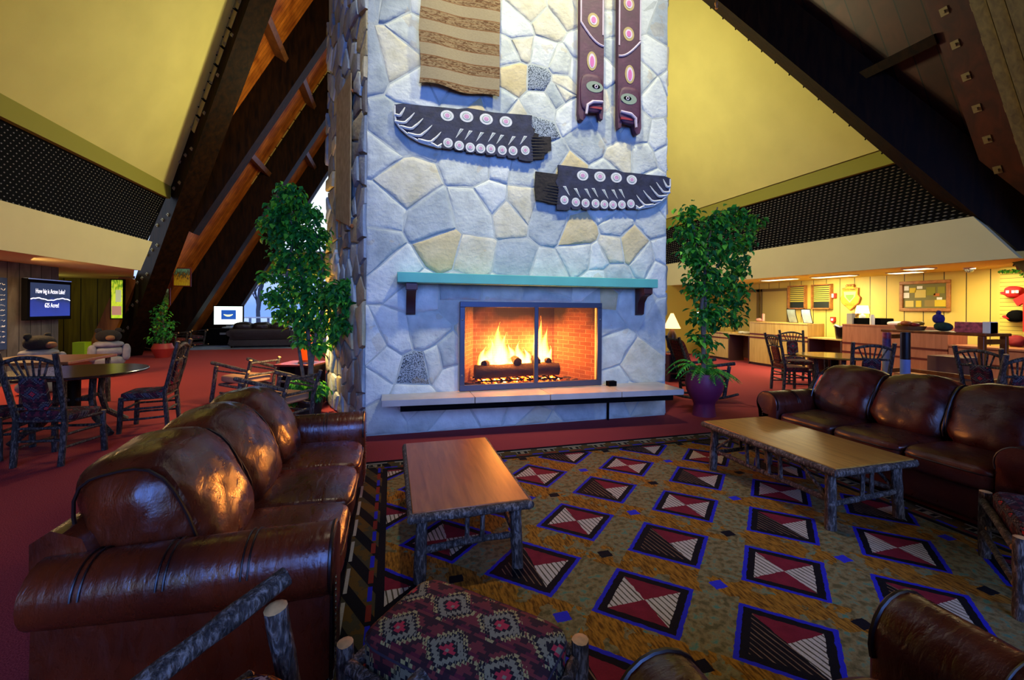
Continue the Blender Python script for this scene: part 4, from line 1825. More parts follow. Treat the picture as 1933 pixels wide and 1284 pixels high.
G = 'hickory dining chairs'
dining_chair('dark hickory chair nearest at left, its back turned to us beside the round table', (-3.22, 5.36, .001), math.radians(172), KILIMD, G, 1)
dining_chair('hickory side chair seen in profile, standing right of the dark round table', (-2.95, 6.46, .001), math.radians(-84), KILIMD, G, 2)
dining_chair('hickory chair cut off by the left edge of the picture', (-3.98, 5.62, .001), math.radians(95), KILIMD, G, 3)
dining_chair('hickory chair with russet padded back left of the golden round table by the counter', (7.36, 6.38, .001), math.radians(72), KILIMR, G, 4)
dining_chair('hickory chair half hidden on the far side of the golden round table', (8.45, 7.15, .001), math.radians(-30), KILIMD, G, 5)
dining_chair('hickory chair beside the grey poster tube, its fan back facing us', (6.72, 4.62, .001), math.radians(143), KILIMD, G, 6)
dining_chair('hickory chair in front of the cardboard boxes behind the right sofa', (7.42, 3.50, .001), math.radians(84), KILIMD, G, 7)
dining_chair('hickory chair with wide fan back cut off by the right edge of the picture', (6.5, 3.12, .001), math.radians(164), KILIMD, G, 8)


def lounge_chair(name, label, loc, rz, fabric, rocker=False, seed=1, bark=BARK, high=False, cat='armchair', arm_z=(.64, .54), seat_z=.385, post=(.29, -.345), back=True, seat_h=.12):
    """low hickory armchair; front is -Y"""
    random.seed(seed)
    t = thing(name, label, cat, loc, rz)
    B = [bark, CUT]
    hb_ = 1.08 if high else (.82 if back else .72)
    z0 = .07 if rocker else 0
    for s_ in (-1, 1):
        m = MB()
        m.log((s_ * .27, (-.27 if rocker else -.49), z0), (s_ * post[0], post[1], arm_z[0] - .05), .031, .030, 12, .06, .004, tip=.016)
        m.build('front_post', B, t, smooth=50)
        m = MB()
        m.log((s_ * .25, .24, z0), (s_ * .245, .27, .40), .028, .027, 10, .06)
        m.log((s_ * .245, .27, .38), (s_ * .25, .27 + (hb_ - .38) * .36, hb_), .027, .025, 10, .06, .004, tip=.012)
        m.build('rear_post', B, t, smooth=50)
        m = MB()
        m.log((s_ * .30, -.43, arm_z[0]), (s_ * .255, .36, arm_z[1]), .029, .026, 12, .07, .008, tip=.006)
        m.build('arm', B, t, smooth=50)
        m = MB()
        m.log((s_ * .275, -.29, .30), (s_ * .25, .25, .27), .021, .02, 9, .07, .005)
        m.log((s_ * .27, -.28, .17), (s_ * .25, .25, .17), .016, .016, 8, .07, .005)
        m.log((s_ * .29, -.33, .52), (s_ * .25, .28, .50), .014, .014, 8, .07, .005)
        m.build('side_rail', B, t, smooth=50)
        if rocker:
            m = MB()
            pts = [(s_ * .26, -.52 + k * .135, .035 + .0030 * (k - 4) ** 2 * 1.6) for k in range(10)]
            m.tube(pts, .022, 8, 0, True, 1, .05, .01)
            m.build('rocker_runner', B, t, smooth=50)
    m = MB()
    m.log((-.27, -.29, .30), (.27, -.29, .30), .021, .02, 9, .07, .004)
    m.log((-.27, -.275, .15), (.27, -.275, .15), .016, .016, 8, .07, .004)
    m.build('front_rail', B, t, smooth=50)
    for z in (hb_ - .05, .47, .2):
        m = MB()
        y = .27 + max(-.05, (z - .38) * .36)
        m.log((-.25, y, z), (.25, y, z), .018, .017, 9, .07, .004, tip=.012)
        m.build('back_rail', B, t, smooth=50)
    m = MB()
    m.cushion((0, -.05, seat_z), (.50, .62, seat_h), 6, 14, .2)
    m.build('seat_cushion', fabric, t, smooth=55)
    if not back:
        return t
    m = MB()
    zc = (hb_ + .42) / 2
    m.cushion((0, .27 + (zc - .38) * .36 - .05, zc), (.46, .09, hb_ - .50), 6, 12, 0, 0, Matrix.Rotation(-math.atan(.36), 3, 'X'))
    m.build('back_cushion', fabric, t, smooth=55)
    return t


lounge_chair('hickory_armchair', 'hickory armchair in the lower left foreground with its log arm against the dark sofa end', (-.448, .894, RZ), math.radians(128.4), KILIML, seed=3, arm_z=(.74, .56), seat_z=.46, seat_h=.30, post=(.26, -.38))
lounge_chair('hickory_armchair', 'low hickory armchair with pale seat behind the left sofa, near the glowing lamp', (-1.36, 6.05, .001), math.radians(-125), plain('peach_cushion', '#b5805a', .9), seed=5, back=False)
lounge_chair('hickory_armchair', 'hickory armchair with lamplit honey coloured arms behind the pale seated one', (-2.24, 7.80, .001), math.radians(-128), plain('peach_cushion', '#b5805a', .9), seed=6, back=False)
lounge_chair('rocking_chair', 'hickory rocking chair with tall russet back between the chimney and purple urn', (5.22, 6.25, .001), math.radians(78), KILIMR, True, 7, BARKD, True, 'rocking chair')
lounge_chair('rocking_chair', 'dark rocking chair beside the small tree in the red pot, far left', (-7.3, 17.2, .001), math.radians(80), KILIMR, True, 8, BARKD, True, 'rocking chair')
lounge_chair('rocking_chair', 'dark rocking chair in front of the roof slope, left of the far television', (-7.3, 18.7, .001), math.radians(60), KILIMD, True, 9, BARKD, True, 'rocking chair')
# ------------------------------------------------------------------ helper: a point of the place from a direction of sight
_s, _c = math.sin(YAW), math.cos(YAW)


def sight(u, v):
    du, dv = u - 966.5, v - 642
    cr, sr = math.cos(math.radians(.4)), math.sin(math.radians(.4))
    a, b = du * cr + dv * sr, -du * sr + dv * cr + 60
    x, z = a / 800, -b / 800
    return _s + x * _c, _c - x * _s, z


def atY(u, v, Y):
    r = sight(u, v)
    t = Y / r[1]
    return Vector((r[0] * t, Y, 1.55 + r[2] * t))


# ------------------------------------------------------------------ foliage
def foliage(parent, off, blobs, size, rnd, droop=.6, density=1.0):
    m = MB()
    for (x, y, z, rx, ry, rz, n) in blobs:
        for k in range(int(n * density)):
            while True:
                p = Vector((rnd.uniform(-1, 1), rnd.uniform(-1, 1), rnd.uniform(-1, 1)))
                if p.length <= 1:
                    break
            p = p * (.55 + .45 * rnd.random())
            c = Vector((x + p.x * rx, y + p.y * ry, z + p.z * rz)) - off
            L = size * rnd.uniform(.7, 1.25)
            w = L * rnd.uniform(.26, .34)
            a = rnd.uniform(0, 2 * PI)
            d = Vector((math.cos(a), math.sin(a), -rnd.uniform(0, 2.2) * droop)).normalized()
            sd = d.cross(Vector((rnd.uniform(-.4, .4), rnd.uniform(-.4, .4), 1))).normalized()
            up = sd.cross(d)
            vs = [c, c + d * L * .35 + sd * w + up * .012, c + d * L * .72 + sd * w * .7 + up * .006, c + d * L - up * .02,
                  c + d * L * .72 - sd * w * .7 + up * .006, c + d * L * .35 - sd * w + up * .012, c + d * L * .5 - up * .006]
            m.add(vs, [(0, 6, 1), (1, 6, 2), (2, 6, 3), (3, 6, 4), (4, 6, 5), (5, 6, 0)], rnd.choice((0, 0, 1, 1, 1, 2)))
    o = m.build('foliage', LEAF, parent, smooth=60)
    o['kind'] = 'stuff'
    return o


def px_blobs(lst, Y, d, ry=.26, n=130, k=1.0):
    out = []
    for u, v, r in lst:
        p = atY(u, v, Y)
        R = r * d / 800 * k
        out.append((p.x, p.y + random.uniform(-.08, .08), p.z, R, ry, R, int(n * (R / .3) ** 1.6)))
    return out


random.seed(21)
rf = random.Random(31)
# left ficus beside the chimney
base = Vector((-1.16, 6.72, 0))
tr = thing('ficus_tree', 'tall leafy ficus tree left of the chimney, in front of the glowing lamp', 'tree', base)
blobs = px_blobs([(548, 375, 34), (525, 405, 30), (585, 405, 26), (535, 440, 42), (580, 450, 38), (610, 440, 16), (540, 490, 36), (590, 500, 34), (555, 545, 42), (600, 560, 40),
                  (640, 555, 36), (665, 570, 24), (540, 590, 26), (580, 605, 34), (620, 610, 32), (655, 610, 26), (676, 575, 18), (662, 540, 18), (505, 420, 16), (500, 520, 14), (515, 560, 20), (600, 655, 20), (570, 640, 14), (635, 640, 16)], 6.75, 6.6)
for i_, b_ in enumerate(blobs):          # the right hand boughs reach forward of the lamplit flank
    if b_[0] > -.78:
        k_ = 6.1 / 6.75
        blobs[i_] = (b_[0] * k_, b_[1] - .65, 1.55 + (b_[2] - 1.55) * k_, b_[3] * .9, b_[4], b_[5] * .9, b_[6])
foliage(tr, base, blobs, .105, rf, density=1.9)
m = MB()
for pts, r in (([(0, 0, .1), (.02, .02, .7), (-.03, 0, 1.4), (-.12, .03, 2.2), (-.28, .05, 2.9)], [.035, .03, .028, .02, .01]),
               ([(.05, .03, .1), (.04, .02, .7), (.10, .0, 1.2), (.28, .02, 1.75)], [.03, .026, .02, .01]),
               ([(-.04, .02, .1), (-.08, .0, .6), (-.18, 0, 1.3), (-.3, .02, 2.0), (-.2, .0, 2.6)], [.028, .024, .02, .016, .009]),
               ([(.02, .02, .8), (.16, .04, 1.5), (.18, .02, 2.2), (.05, 0, 2.8)], [.022, .018, .014, .008])):
    m.tube(pts, r, 8, jit=.1)
m.build('trunk', TRUNK, tr)
m = MB(); m.lathe([(0, 0), (.17, 0), (.21, .24), (.19, .25), (.17, .18), (0, .18)], (0, 0, 0), 24)
m.build('pot', plain('dark_basket', '#2c2018', .8), tr)
gb = [(base.x + math.cos(a) * .16, base.y + math.sin(a) * .16 - .05, .36 + .1 * math.sin(a * 3), .17, .15, .12, 60) for a in [i * .9 for i in range(7)]]
fo = foliage(tr, base, gb, .085, rf, .9)
fo.name = 'ground_cover'

# right ficus with fern, in the purple urn
ub = Vector((4.42, 5.22, 0))
URN = plain('purple_urn_glaze', '#6e2048', .55, var=.08, vscale=3)
un = thing('urn', 'tall purple urn on a round pedestal foot right of the fireplace', 'planter', ub)
m = MB()
m.lathe([(0, 0), (.165, 0), (.155, .06), (.145, .16), (.16, .21), (.185, .24), (.20, .27), (.245, .36), (.262, .46), (.255, .55), (.232, .62), (.205, .62), (.21, .56), (0, .55)], (0, 0, 0), 40)
m.build('bowl', URN, un, smooth=40)
m = MB(); m.lathe([(0, .55), (.205, .552), (0, .575)], (0, 0, 0), 24)
m.build('soil', plain('soil', '#1d140d', .95), un)
rt_ = thing('ficus_tree', 'leafy ficus tree growing from the purple urn right of the chimney', 'tree', ub + Vector((-.02, 0, .575)))
tb_ = ub + Vector((-.02, 0, .575))
blobs = px_blobs([(1292, 405, 20), (1300, 440, 30), (1345, 425, 34), (1385, 405, 24), (1415, 420, 22), (1400, 455, 32), (1350, 470, 40), (1305, 480, 34), (1395, 500, 26),
                  (1330, 520, 36), (1375, 535, 30), (1310, 540, 22), (1340, 570, 32), (1385, 575, 26), (1410, 545, 16), (1315, 600, 20), (1350, 605, 26), (1390, 605, 16), (1320, 635, 16),
                  (1340, 645, 18), (1325, 670, 10)], 5.28, 6.35)
foliage(rt_, tb_, [(b[0], b[1], b[2], b[3] * 1.2, b[4], b[5] * 1.2, b[6]) for b in blobs], .105, rf, density=1.5)
m = MB()
for pts, r in (([(0, 0, -.05), (.0, 0, .5), (-.02, .02, 1.0), (.02, .0, 1.5), (.10, .02, 2.0), (.25, .02, 2.5)], [.032, .03, .027, .022, .016, .008]),
               ([(.03, .02, -.05), (.03, .02, .6), (.06, .03, 1.1), (-.10, .02, 1.8), (-.22, 0, 2.4)], [.026, .024, .02, .014, .008]),
               ([(0, .02, 1.1), (.16, .03, 1.5), (.30, .0, 1.7)], [.018, .012, .006])):
    m.tube(pts, r, 8, jit=.1)
m.build('trunk', TRUNK, rt_)


def fern(label, c, n, L, rnd, name='fern'):
    t = thing(name, label, 'plant', c)
    m = MB()
    for i in range(n):
        a = 2 * PI * i / n + rnd.uniform(-.2, .2)
        ln = L * rnd.uniform(.7, 1.1)
        up = rnd.uniform(.25, .8)
        pts = []
        for k in range(15):
            q = k / 14
            r = ln * q
            pts.append(Vector((math.cos(a) * r, math.sin(a) * r, .02 + up * ln * .8 * math.sin(q * 2.2) * (1 - .25 * q) - .35 * ln * q * q)))
        m.tube(pts, [.005] * 14 + [.002], 5, 0)
        sd = Vector((-math.sin(a), math.cos(a), 0))
        for k in range(2, 15):
            w = ln * .20 * math.sin(PI * min(.97, k / 14 * .85 + .1))
            for e in (-1, 1):
                d = (sd * e + (pts[k] - pts[k - 1]).normalized() * .6).normalized()
                p = pts[k]
                tip = p + d * w - Vector((0, 0, w * .35))
                f = (pts[k] - pts[k - 1]) * .42
                m.add([p - f, p + f, tip], [(0, 1, 2)], rnd.choice((0, 0, 1, 2)))
    o = m.build('frond', LEAF, t, smooth=60)
    o['kind'] = 'stuff'
    return t


fern('spreading green fern at the rim of the purple urn', ub + Vector((0, 0, .578)), 24, .50, rf)

# small tree in the red pot, far left
pb = Vector((-6.62, 15.1, 0))
pt = thing('plant_pot', 'red clay pot standing far left at the foot of the roof slope', 'planter', pb)
m = MB(); m.lathe([(0, 0), (.17, 0), (.28, .27), (.22, .42), (.20, .42), (.22, .34), (0, .34)], (0, 0, 0), 28)
m.build('bowl', plain('red_clay', '#a02a22', .5), pt)
st = thing('small_tree', 'small bushy green tree growing from the red pot', 'tree', pb + Vector((0, 0, .345)))
foliage(st, pb + Vector((0, 0, .345)), [(pb.x, pb.y, 1.0, .38, .35, .45, 160), (pb.x - .05, pb.y, 1.5, .32, .3, .4, 120), (pb.x + .05, pb.y, .65, .34, .3, .25, 80), (pb.x - .2, pb.y, .55, .3, .25, .2, 50)], .11, rf)
m = MB(); m.tube([(0, 0, 0), (.02, 0, .6), (-.03, 0, 1.2)], [.025, .02, .01], 7)
m.build('trunk', TRUNK, st)


# ------------------------------------------------------------------ round tables
def round_table(label, loc, r, top, h=.75, ry=None):
    t = thing('round_table', label, 'table', loc)
    ry = ry or r
    m = MB()
    m.lathe([(0, h - .035), (r - .02, h - .035), (r, h - .025), (r, h - .008), (r - .008, h), (0, h)], (0, 0, 0), 48)
    m.v = [(v[0], v[1] * ry / r, v[2]) for v in m.v]
    m.build('top', top, t, smooth=40)
    m = MB()
    m.tube([(0, 0, .25), (0, 0, h - .03)], .06, 12)
    m.build('column', BEAM, t)
    for k in range(4):
        a = PI / 4 + k * PI / 2 + .3
        ca, sa = math.cos(a), math.sin(a)
        m = MB()
        m.tube([(ca * .30, sa * .30, h - .05), (ca * .28, sa * .28, .42), (ca * .34, sa * .34, .2), (ca * (r - .12), sa * (r - .12), .02)], [.035, .036, .036, .034], 8)
        m.tube([(0, 0, .40), (ca * .29, sa * .29, .42)], .024, 7)
        m.build('leg', BARKD, t)
    return t


round_table('dark polished round table at left, between the hickory chairs', (-3.72, 6.42, .001), .70, DARKTOP)
round_table('round table with golden shining top near the reception counter', (7.62, 5.72, .001), .58, m_wood('shiny_golden_top', '#8a6a20', '#b08a34', (1, 8, 8), .12, 3, .7))

# plain plank table behind
t = thing('plank_table', 'long wooden plank table behind the dark round table at left', 'table', (-4.95, 7.9, .001))
m = MB(); m.bx(-.62, .62, -.55, .55, .72, .76)
m.build('top', m_wood('plank_top', '#6a3a18', '#94592c', (1, 8, 8), .35, 3), t, bevel=.006)
for x in (-.54, .54):
    for y in (-.46, .46):
        m = MB(); m.log((x, y, 0), (x, y, .72), .035, .033)
        m.build('leg', [BARKD, CUT], t)

# ------------------------------------------------------------------ stuffed bears in grey shirts
FUR = plain('black_fur', '#0c0b0c', .95, bump=.8, bscale=60)
SHIRT = plain('grey_fleece', '#74767e', .95, var=.15, vscale=12, bump=.3, bscale=25)


def bear(label, loc, rz, k=1.0):
    t = thing('stuffed_bear', label, 'stuffed toy', loc, rz)
    m = MB()
    for z, r, h in ((.12, .27, .25), (.34, .27, .25), (.55, .255, .22), (.70, .25, .15)):
        m.cushion((0, 0, z), (r * 2, r * 1.7, h), 2.6, 10, 0, .012, seed=int(z * 40), wscale=9)
    m.build('shirt', SHIRT, t, smooth=70)
    m = MB()
    m.cushion((0, -.02, .88), (.42, .36, .27), 2.3, 10, 0, .008)
    for s_ in (-1, 1):
        m.cushion((s_ * .16, .02, 1.0), (.12, .07, .11), 2.2, 6)
    m.build('head', FUR, t, smooth=70)
    m = MB()
    m.cushion((.0, -.21, .85), (.15, .15, .11), 2.3, 8)
    m.build('muzzle', plain('brown_muzzle', '#6a4a30', .9), t, smooth=70)
    for s_ in (-1, 1):
        m = MB()
        m.cushion((s_ * .27, -.10, .52), (.15, .17, .36), 2.6, 8, 0, .01, seed=3, wscale=9)
        m.build('sleeve', SHIRT, t, smooth=70)
    return t


bear('black stuffed bear in grey shirt sitting at the passage mouth right of the television', (-5.95, 11.3, .001), math.radians(35))
bear('black stuffed bear in grey shirt sitting under the wall television', (-5.95, 9.4, .001), math.radians(75))

# ------------------------------------------------------------------ left wall: television and blue board
def screen(name, w, h, stops):
    tt = NT(name)
    x, y, z = tt.xyz()
    return tt


t = thing('wall_television', 'black flat television on the grey board wall showing white words on blue', 'television', (-6.98, 11.25, 1.66))
m = MB(); m.bx(-.045, .05, -.60, .60, -.42, .42)
m.build('housing', BLACK, t, bevel=.01)
tt = NT('blue_screen')
x, y, z = tt.xyz()
g = tt.ramp((z + .38) * 1.3 + (tt.noise(3, 2) - .5) * .5, [(.1, hexc('#1a2a9a')), (.40, hexc('#141e80')), (.55, hexc('#070c22')), (1, hexc('#080d28'))])
tt.set('Base Color', (.005, .005, .02, 1))
tt.set('Emission Color', g)
tt.set('Emission Strength', .8)
tt.set('Roughness', .15)
m = MB(); m.bx(.05, .054, -.53, .55, -.345, .34)
m.build('screen', tt.m, t, smooth=0)
GLOW = plain('screen_white', '#ffffff', .5, emit='#e8ecff', es=1.4)
R90 = (PI / 2, 0, PI / 2)
text_mesh('How big is Acton Lake?', .135, GLOW, t, (.056, .0, .17), R90, 'screen_lettering', .0008, sx=.62)
text_mesh('625 Acres!', .135, GLOW, t, (.056, .03, -.12), R90, 'screen_lettering', .0008, sx=.66)
m = MB()
m.tube([(.056, -.52 + k * .053, .01 + .022 * math.sin(k * .5) + .006 * math.sin(k * 2.1)) for k in range(21)], .011, 5)
m.build('shore_line', GLOW, t)
m = MB(); m.bx(-.03, .052, -.57, .60, .405, .425)  # pale strip paints the highlight along the bezel top
m.build('painted_highlight', plain('bezel_highlight', '#9fc0e6', .2, .3), t, smooth=0)
m = MB()
m.bx(-.12, -.045, -.3, .3, -.3, .3)
m.build('wall_bracket', BLACK, t, smooth=0)
t = thing('chalk_board', 'tall dark blue board with rows of white writing at the left picture edge', 'sign', (-7.09, 9.85, 1.38))
m = MB(); m.bx(0, .025, -.55, .55, -.68, .68)
m.build('panel', plain('blue_board', '#1d3566', .6, var=.2), t, smooth=0)
m = MB()
rr_ = random.Random(4)
for k in range(12):
    z = .56 - k * .10
    y = .50
    while y > -.45:
        L = rr_.uniform(.05, .12)
        m.tube([(.027, y - L * q / 5, z + rr_.uniform(-.018, .018)) for q in range(6)], .005, 4)
        y -= L + .03
m.build('chalk_writing', plain('chalk_white', '#b9c4d8', .9), t)['kind'] = 'stuff'

# ------------------------------------------------------------------ the lit passage behind the left wall
t = thing('lit_poster', 'narrow bright green lit poster in the passage at far left', 'poster', (-7.50, 14.6, 1.73))
m = MB(); m.bx(-.16, .16, 0, .08, -.57, .57)
m.build('case', BLACK, t, smooth=0)
tt = NT('green_poster_glow')
x, y, z = tt.xyz()
c = tt.ramp(tt.noise(7, 4, sc3=(3, 1, 1)) + z * .3, [(.25, hexc('#9fd21c')), (.5, hexc('#d8e23c')), (.7, hexc('#6f9a1e')), (.9, hexc('#3d5a1c'))])
tt.set('Base Color', c)
tt.set('Emission Color', c)
tt.set('Emission Strength', .75)
m = MB(); m.bx(-.13, .13, -.005, 0, -.54, .54)
m.build('picture', tt.m, t, smooth=0)
m = MB(); m.bx(-.03, .10, -.008, -.004, -.08, .26)
m.build('white_note', plain('note_paper', '#d8e0a8', .7, emit='#d8e0a8', es=.4), t, smooth=0)
m = MB(); m.bx(-.12, .11, -.008, -.004, -.45, -.20)
m.build('red_note', plain('red_note_paper', '#d8a088', .7, emit='#d89a80', es=.4), t, smooth=0)
m = MB()
a, b = Vector((-7.98, 14.98, 0)), Vector((-7.18, 14.98, 2.3))
beam_box(m, a, b, (0, 1, 0), .16, Vector((-.42, 0, .12)), 1.0)
struct('slanted_brace', m, m_wood('orange_brace', '#6a3a0c', '#a8681c', (3, 3, .5), .4, 3))
m = MB(); m.bx(-.14, .14, -.14, .14, 0, .52)
tag(m.build('lime_box', plain('lime_green', '#a8d21c', .6), None, (-8.35, 14.7, .001), bevel=.005), 'lime green cube pedestal in the dark passage at far left', 'pedestal')


def picture(label, loc, w, h, c1, c2, c3, rot=0, tilt=0):
    t = thing('framed_picture', label, 'picture', loc, rot)
    m = MB()
    for x0, x1, z0, z1 in ((-w / 2, w / 2, h / 2 - .03, h / 2), (-w / 2, w / 2, -h / 2, -h / 2 + .03), (-w / 2, -w / 2 + .03, -h / 2 + .03, h / 2 - .03), (w / 2 - .03, w / 2, -h / 2 + .03, h / 2 - .03)):
        m.bx(x0, x1, -.03, 0, z0, z1)
    m.build('frame', MAHOG, t, smooth=0)
    tt = NT('print_' + c1[1:])
    x, y, z = tt.xyz()
    c = tt.ramp(tt.noise(14, 3, sc3=(2.5, 1, .8)) * .6 + (z / h + .5) * .5, [(.25, hexc(c1)), (.5, hexc(c2)), (.62, hexc('#3a2a12')), (.8, hexc(c3))])
    tt.set('Base Color', c)
    m = MB(); m.bx(-w / 2 + .03, w / 2 - .03, -.012, 0, -h / 2 + .03, h / 2 - .03)
    m.build('print', tt.m, t, smooth=0)
    return t


picture('framed picture of yellow and green fields high on the dark left rafter', (-6.66, 16.4, 2.50), .52, .62, '#d8c21c', '#b8901c', '#5fa08a')
picture('framed green picture just above the small potted tree, far left', (-7.05, 16.1, 1.85), .40, .56, '#8fb03a', '#4f7a3a', '#9fc6b4')
for p, s_ in (((-5.62, 13.74, 2.15), 1),):
    point('picture_light', (-6.3, 15.6, 3.0), 5, (1, .85, .5), .04)

# ------------------------------------------------------------------ far end: television, black sofas
t = thing('television', 'television with white glowing screen at the far left end of the hall', 'television', (-6.35, 19.6, .66))
m = MB(); m.bx(-.54, .54, -.04, .04, .11, .92)
m.build('housing', BLACK, t, bevel=.01)
m = MB(); m.cushion((0, 0, .03), (.46, .26, .06), 4, 8); m.bx(-.08, .08, -.03, .03, .04, .13)
m.build('stand', plain('silver_plastic', '#8a929a', .4), t)
m = MB(); m.bx(-.50, .50, -.045, -.04, .16, .88)
m.build('screen', plain('white_screen', '#ffffff', .4, emit='#eafff4', es=2.2), t, smooth=0)
m = MB(); m.bx(-.25, .27, -.049, -.045, .36, .74)
m.build('blue_panel', plain('screen_blue', '#1c4a9a', .4, emit='#1c4a9a', es=1.2), t, smooth=0)
m = MB()
m.tube([(-.16 + .032 * k, -.05, .56 - .05 * math.sin(PI * k / 10)) for k in range(11)], [.01, .02, .03, .036, .04, .04, .04, .036, .03, .02, .01], 6)
m.build('pale_curve', plain('screen_cream', '#f4f0a0', .4, emit='#f4f0a0', es=1.6), t)
t = thing('media_cabinet', 'low black cabinet under the far television', 'cabinet', (-6.35, 19.6, .001))
m = MB(); m.bx(-.75, .75, -.3, .3, 0, .655)
m.build('body', BLACK, t, bevel=.008)
m = MB(); m.bx(-.2, .3, -.34, -.3, .42, .50)
m.build('player', plain('silver_plastic2', '#6a7078', .4), t, smooth=0)
BLK = m_leather('black_leather', '#050506', '#131316', .4)
sofa('black leather sofa at the far end, its back turned to us', (-4.75, 18.35, .001), PI, n=3, half=1.02, leather=BLK, seed=9)
sofa('black leather armchair beyond the far black sofa', (-3.6, 20.6, .001), math.radians(-20), n=1, half=.5, leather=BLK, name='leather_armchair', cat='armchair', seed=12)
m = MB(); m.bx(-7.4, -1.5, 17.4, 22.4, .0005, .005)
tag(m.build('far_rug', plain('pale_blue_rug', '#6a7896', .95, var=.3, vscale=5), smooth=0), 'pale bluish rug under the far black sofa', 'rug')

# ------------------------------------------------------------------ side tables and lamps
def side_table(label, loc, rz, w, d, h, mat):
    t = thing('side_table', label, 'side table', loc, rz)
    m = MB(); m.bx(-w / 2, w / 2, -d / 2, d / 2, h - .03, h)
    m.build('top', mat, t, bevel=.004)
    m = MB()
    for x in (-w / 2 + .05, w / 2 - .05):
        m.bx(x - .02, x + .02, -d / 2 + .04, d / 2 - .04, 0, h - .03)
    m.bx(-w / 2 + .05, w / 2 - .05, d / 2 - .07, d / 2 - .04, 0, h - .03)
    m.bx(-w / 2 + .05, w / 2 - .05, -d / 2 + .05, d / 2 - .05, .16, .19)
    m.build('panels', plain('dark_cherry', '#2c0d0a', .4), t, smooth=0)
    return t


CHERRY = plain('red_cherry_top', '#7a2a22', .25)
side_table('red topped side table under the glowing lamp, left of the chimney', (-1.37, 7.38, .001), math.radians(-20), .60, .52, .66, CHERRY)
side_table('small side table under the lamp right of the chimney', (5.92, 8.0, .001), 0, .55, .55, .60, CHERRY)


def m_shade():               # paper shade: glows and lets the bulb's light through
    t = NT('lamp_shade_glow')
    e = t.t.nodes.new('ShaderNodeEmission')
    e.inputs[0].default_value = hexc('#ffc98a')
    e.inputs[1].default_value = 4
    tr = t.t.nodes.new('ShaderNodeBsdfTransparent')
    tr.inputs[0].default_value = (1, .8, .5, 1)
    mx = t.t.nodes.new('ShaderNodeMixShader')
    mx.inputs[0].default_value = .55
    t.t.links.new(e.outputs[0], mx.inputs[1])
    t.t.links.new(tr.outputs[0], mx.inputs[2])
    t.t.links.new(mx.outputs[0], t.out.inputs[0])
    return t.m


SHADE = m_shade()
AMBER = plain('amber_lamp_glass', '#c8501a', .25, emit='#ff4a08', es=.9)


def lamp(label, loc, body, sh, r0=.055, r1=.19):
    t = thing('table_lamp', label, 'lamp', loc)
    m = MB()
    m.lathe([(0, 0), (.11, 0), (.11, .02), (.05, .05)], (0, 0, 0), 24)
    m.build('base', METAL, t)
    m = MB()
    m.lathe([(.05, .04), (.10, .12), (.115, .26), (.09, .40), (.045, .50), (.03, .56), (0, .56)], (0, 0, 0), 24)
    m.build('body', body, t)
    m = MB()
    m.lathe([(r1, .53), (r0, .86), (r0 - .006, .86), (r1 - .006, .53)], (0, 0, 0), 28)
    m.build('lamp_shade', sh, t)
    return t


lamp('table lamp with amber body and glowing cone shade behind the left ficus', (-1.31, 7.34, .662), AMBER, SHADE)
point('table_lamp_light', (-1.31, 7.34, 1.34), 170, (1, .70, .30), .07)
lamp('table lamp with bright cone shade just right of the chimney edge', (5.92, 8.0, .602), plain('bronze', '#3a2416', .4, .5), SHADE, .03, .18)
point('table_lamp_light', (5.92, 7.99, 1.2), 26, (1, .6, .25), .07)
t = thing('floor_lamp', 'lamp with cold white glowing head seen through the right ficus', 'lamp', (9.25, 11.0, .001))
m = MB(); m.lathe([(0, 0), (.14, 0), (.14, .02), (.015, .04), (.015, 1.3)], (0, 0, 0), 16)
m.build('stand', METAL, t)
m = MB(); m.lathe([(0, 1.30), (.20, 1.32), (.16, 1.46), (0, 1.47)], (0, 0, 0), 20)
m.build('lamp_head', plain('cold_lamp_glow', '#ffffff', .5, emit='#dfe8ff', es=14), t)
# ------------------------------------------------------------------ reception counter
XC = 9.9


def counter(label, y0, y1, h, mat, depth=.55, top=None, stripes=(.775, .87), x=XC, open_=False):
    """front faces -X at x"""
    t = thing('counter_unit', label, 'counter', (x + depth / 2, (y0 + y1) / 2, .001))
    L = (y1 - y0) / 2 - .002
    m = MB()
    if open_:
        m.bx(-depth / 2, depth / 2, L - .03, L, .0, h - .035)
        m.bx(-depth / 2, depth / 2, -L, -L + .03, .0, h - .035)
        m.bx(depth / 2 - .03, depth / 2, -L, L, .08, h - .035)
        m.build('body', plain('dark_counter_inside', '#4a2a20', .5), t, smooth=0)
    else:
        m.bx(-depth / 2, depth / 2, -L, L, .07, h - .03)
        m.build('body', mat, t, smooth=0)
        m = MB(); m.bx(-depth / 2 + .04, depth / 2, -L, L, 0, .07)
        m.build('plinth', plain('dark_plinth', '#3a1a1c', .6), t, smooth=0)
        for z in stripes:
            m = MB(); m.bx(-depth / 2 - .008, -depth / 2 + .01, -L, L, z - .02, z + .02)
            m.build('stripe', MAHOG, t, smooth=0)
    m = MB(); m.bx(-depth / 2 - .012, depth / 2, -L, L, h - .03, h)
    m.build('worktop', top or mat, t, smooth=0)
    return t


counter('tall maple reception counter with two dark red stripes, carrying two tent cards', 8.10, 9.87, 1.215, MAPLE)
counter('low maple writing counter between the tall counter and the ficus', 9.88, 10.66, .83, MAPLE, open_=True)
counter('low maple counter block with red stripes behind the right ficus', 10.67, 11.5, .86, MAPLE, stripes=(.68, .82))
counter('low open counter carrying the black bucket', 7.27, 8.09, .885, MAPLE, open_=True)
counter('tall reddish counter block behind the rustic display stand', 5.35, 7.26, 1.245, PINKWOOD, stripes=(.62, .82))
counter('low reddish counter block at the far right end of the row', 3.9, 5.34, .93, PINKWOOD, stripes=(.62, .90))


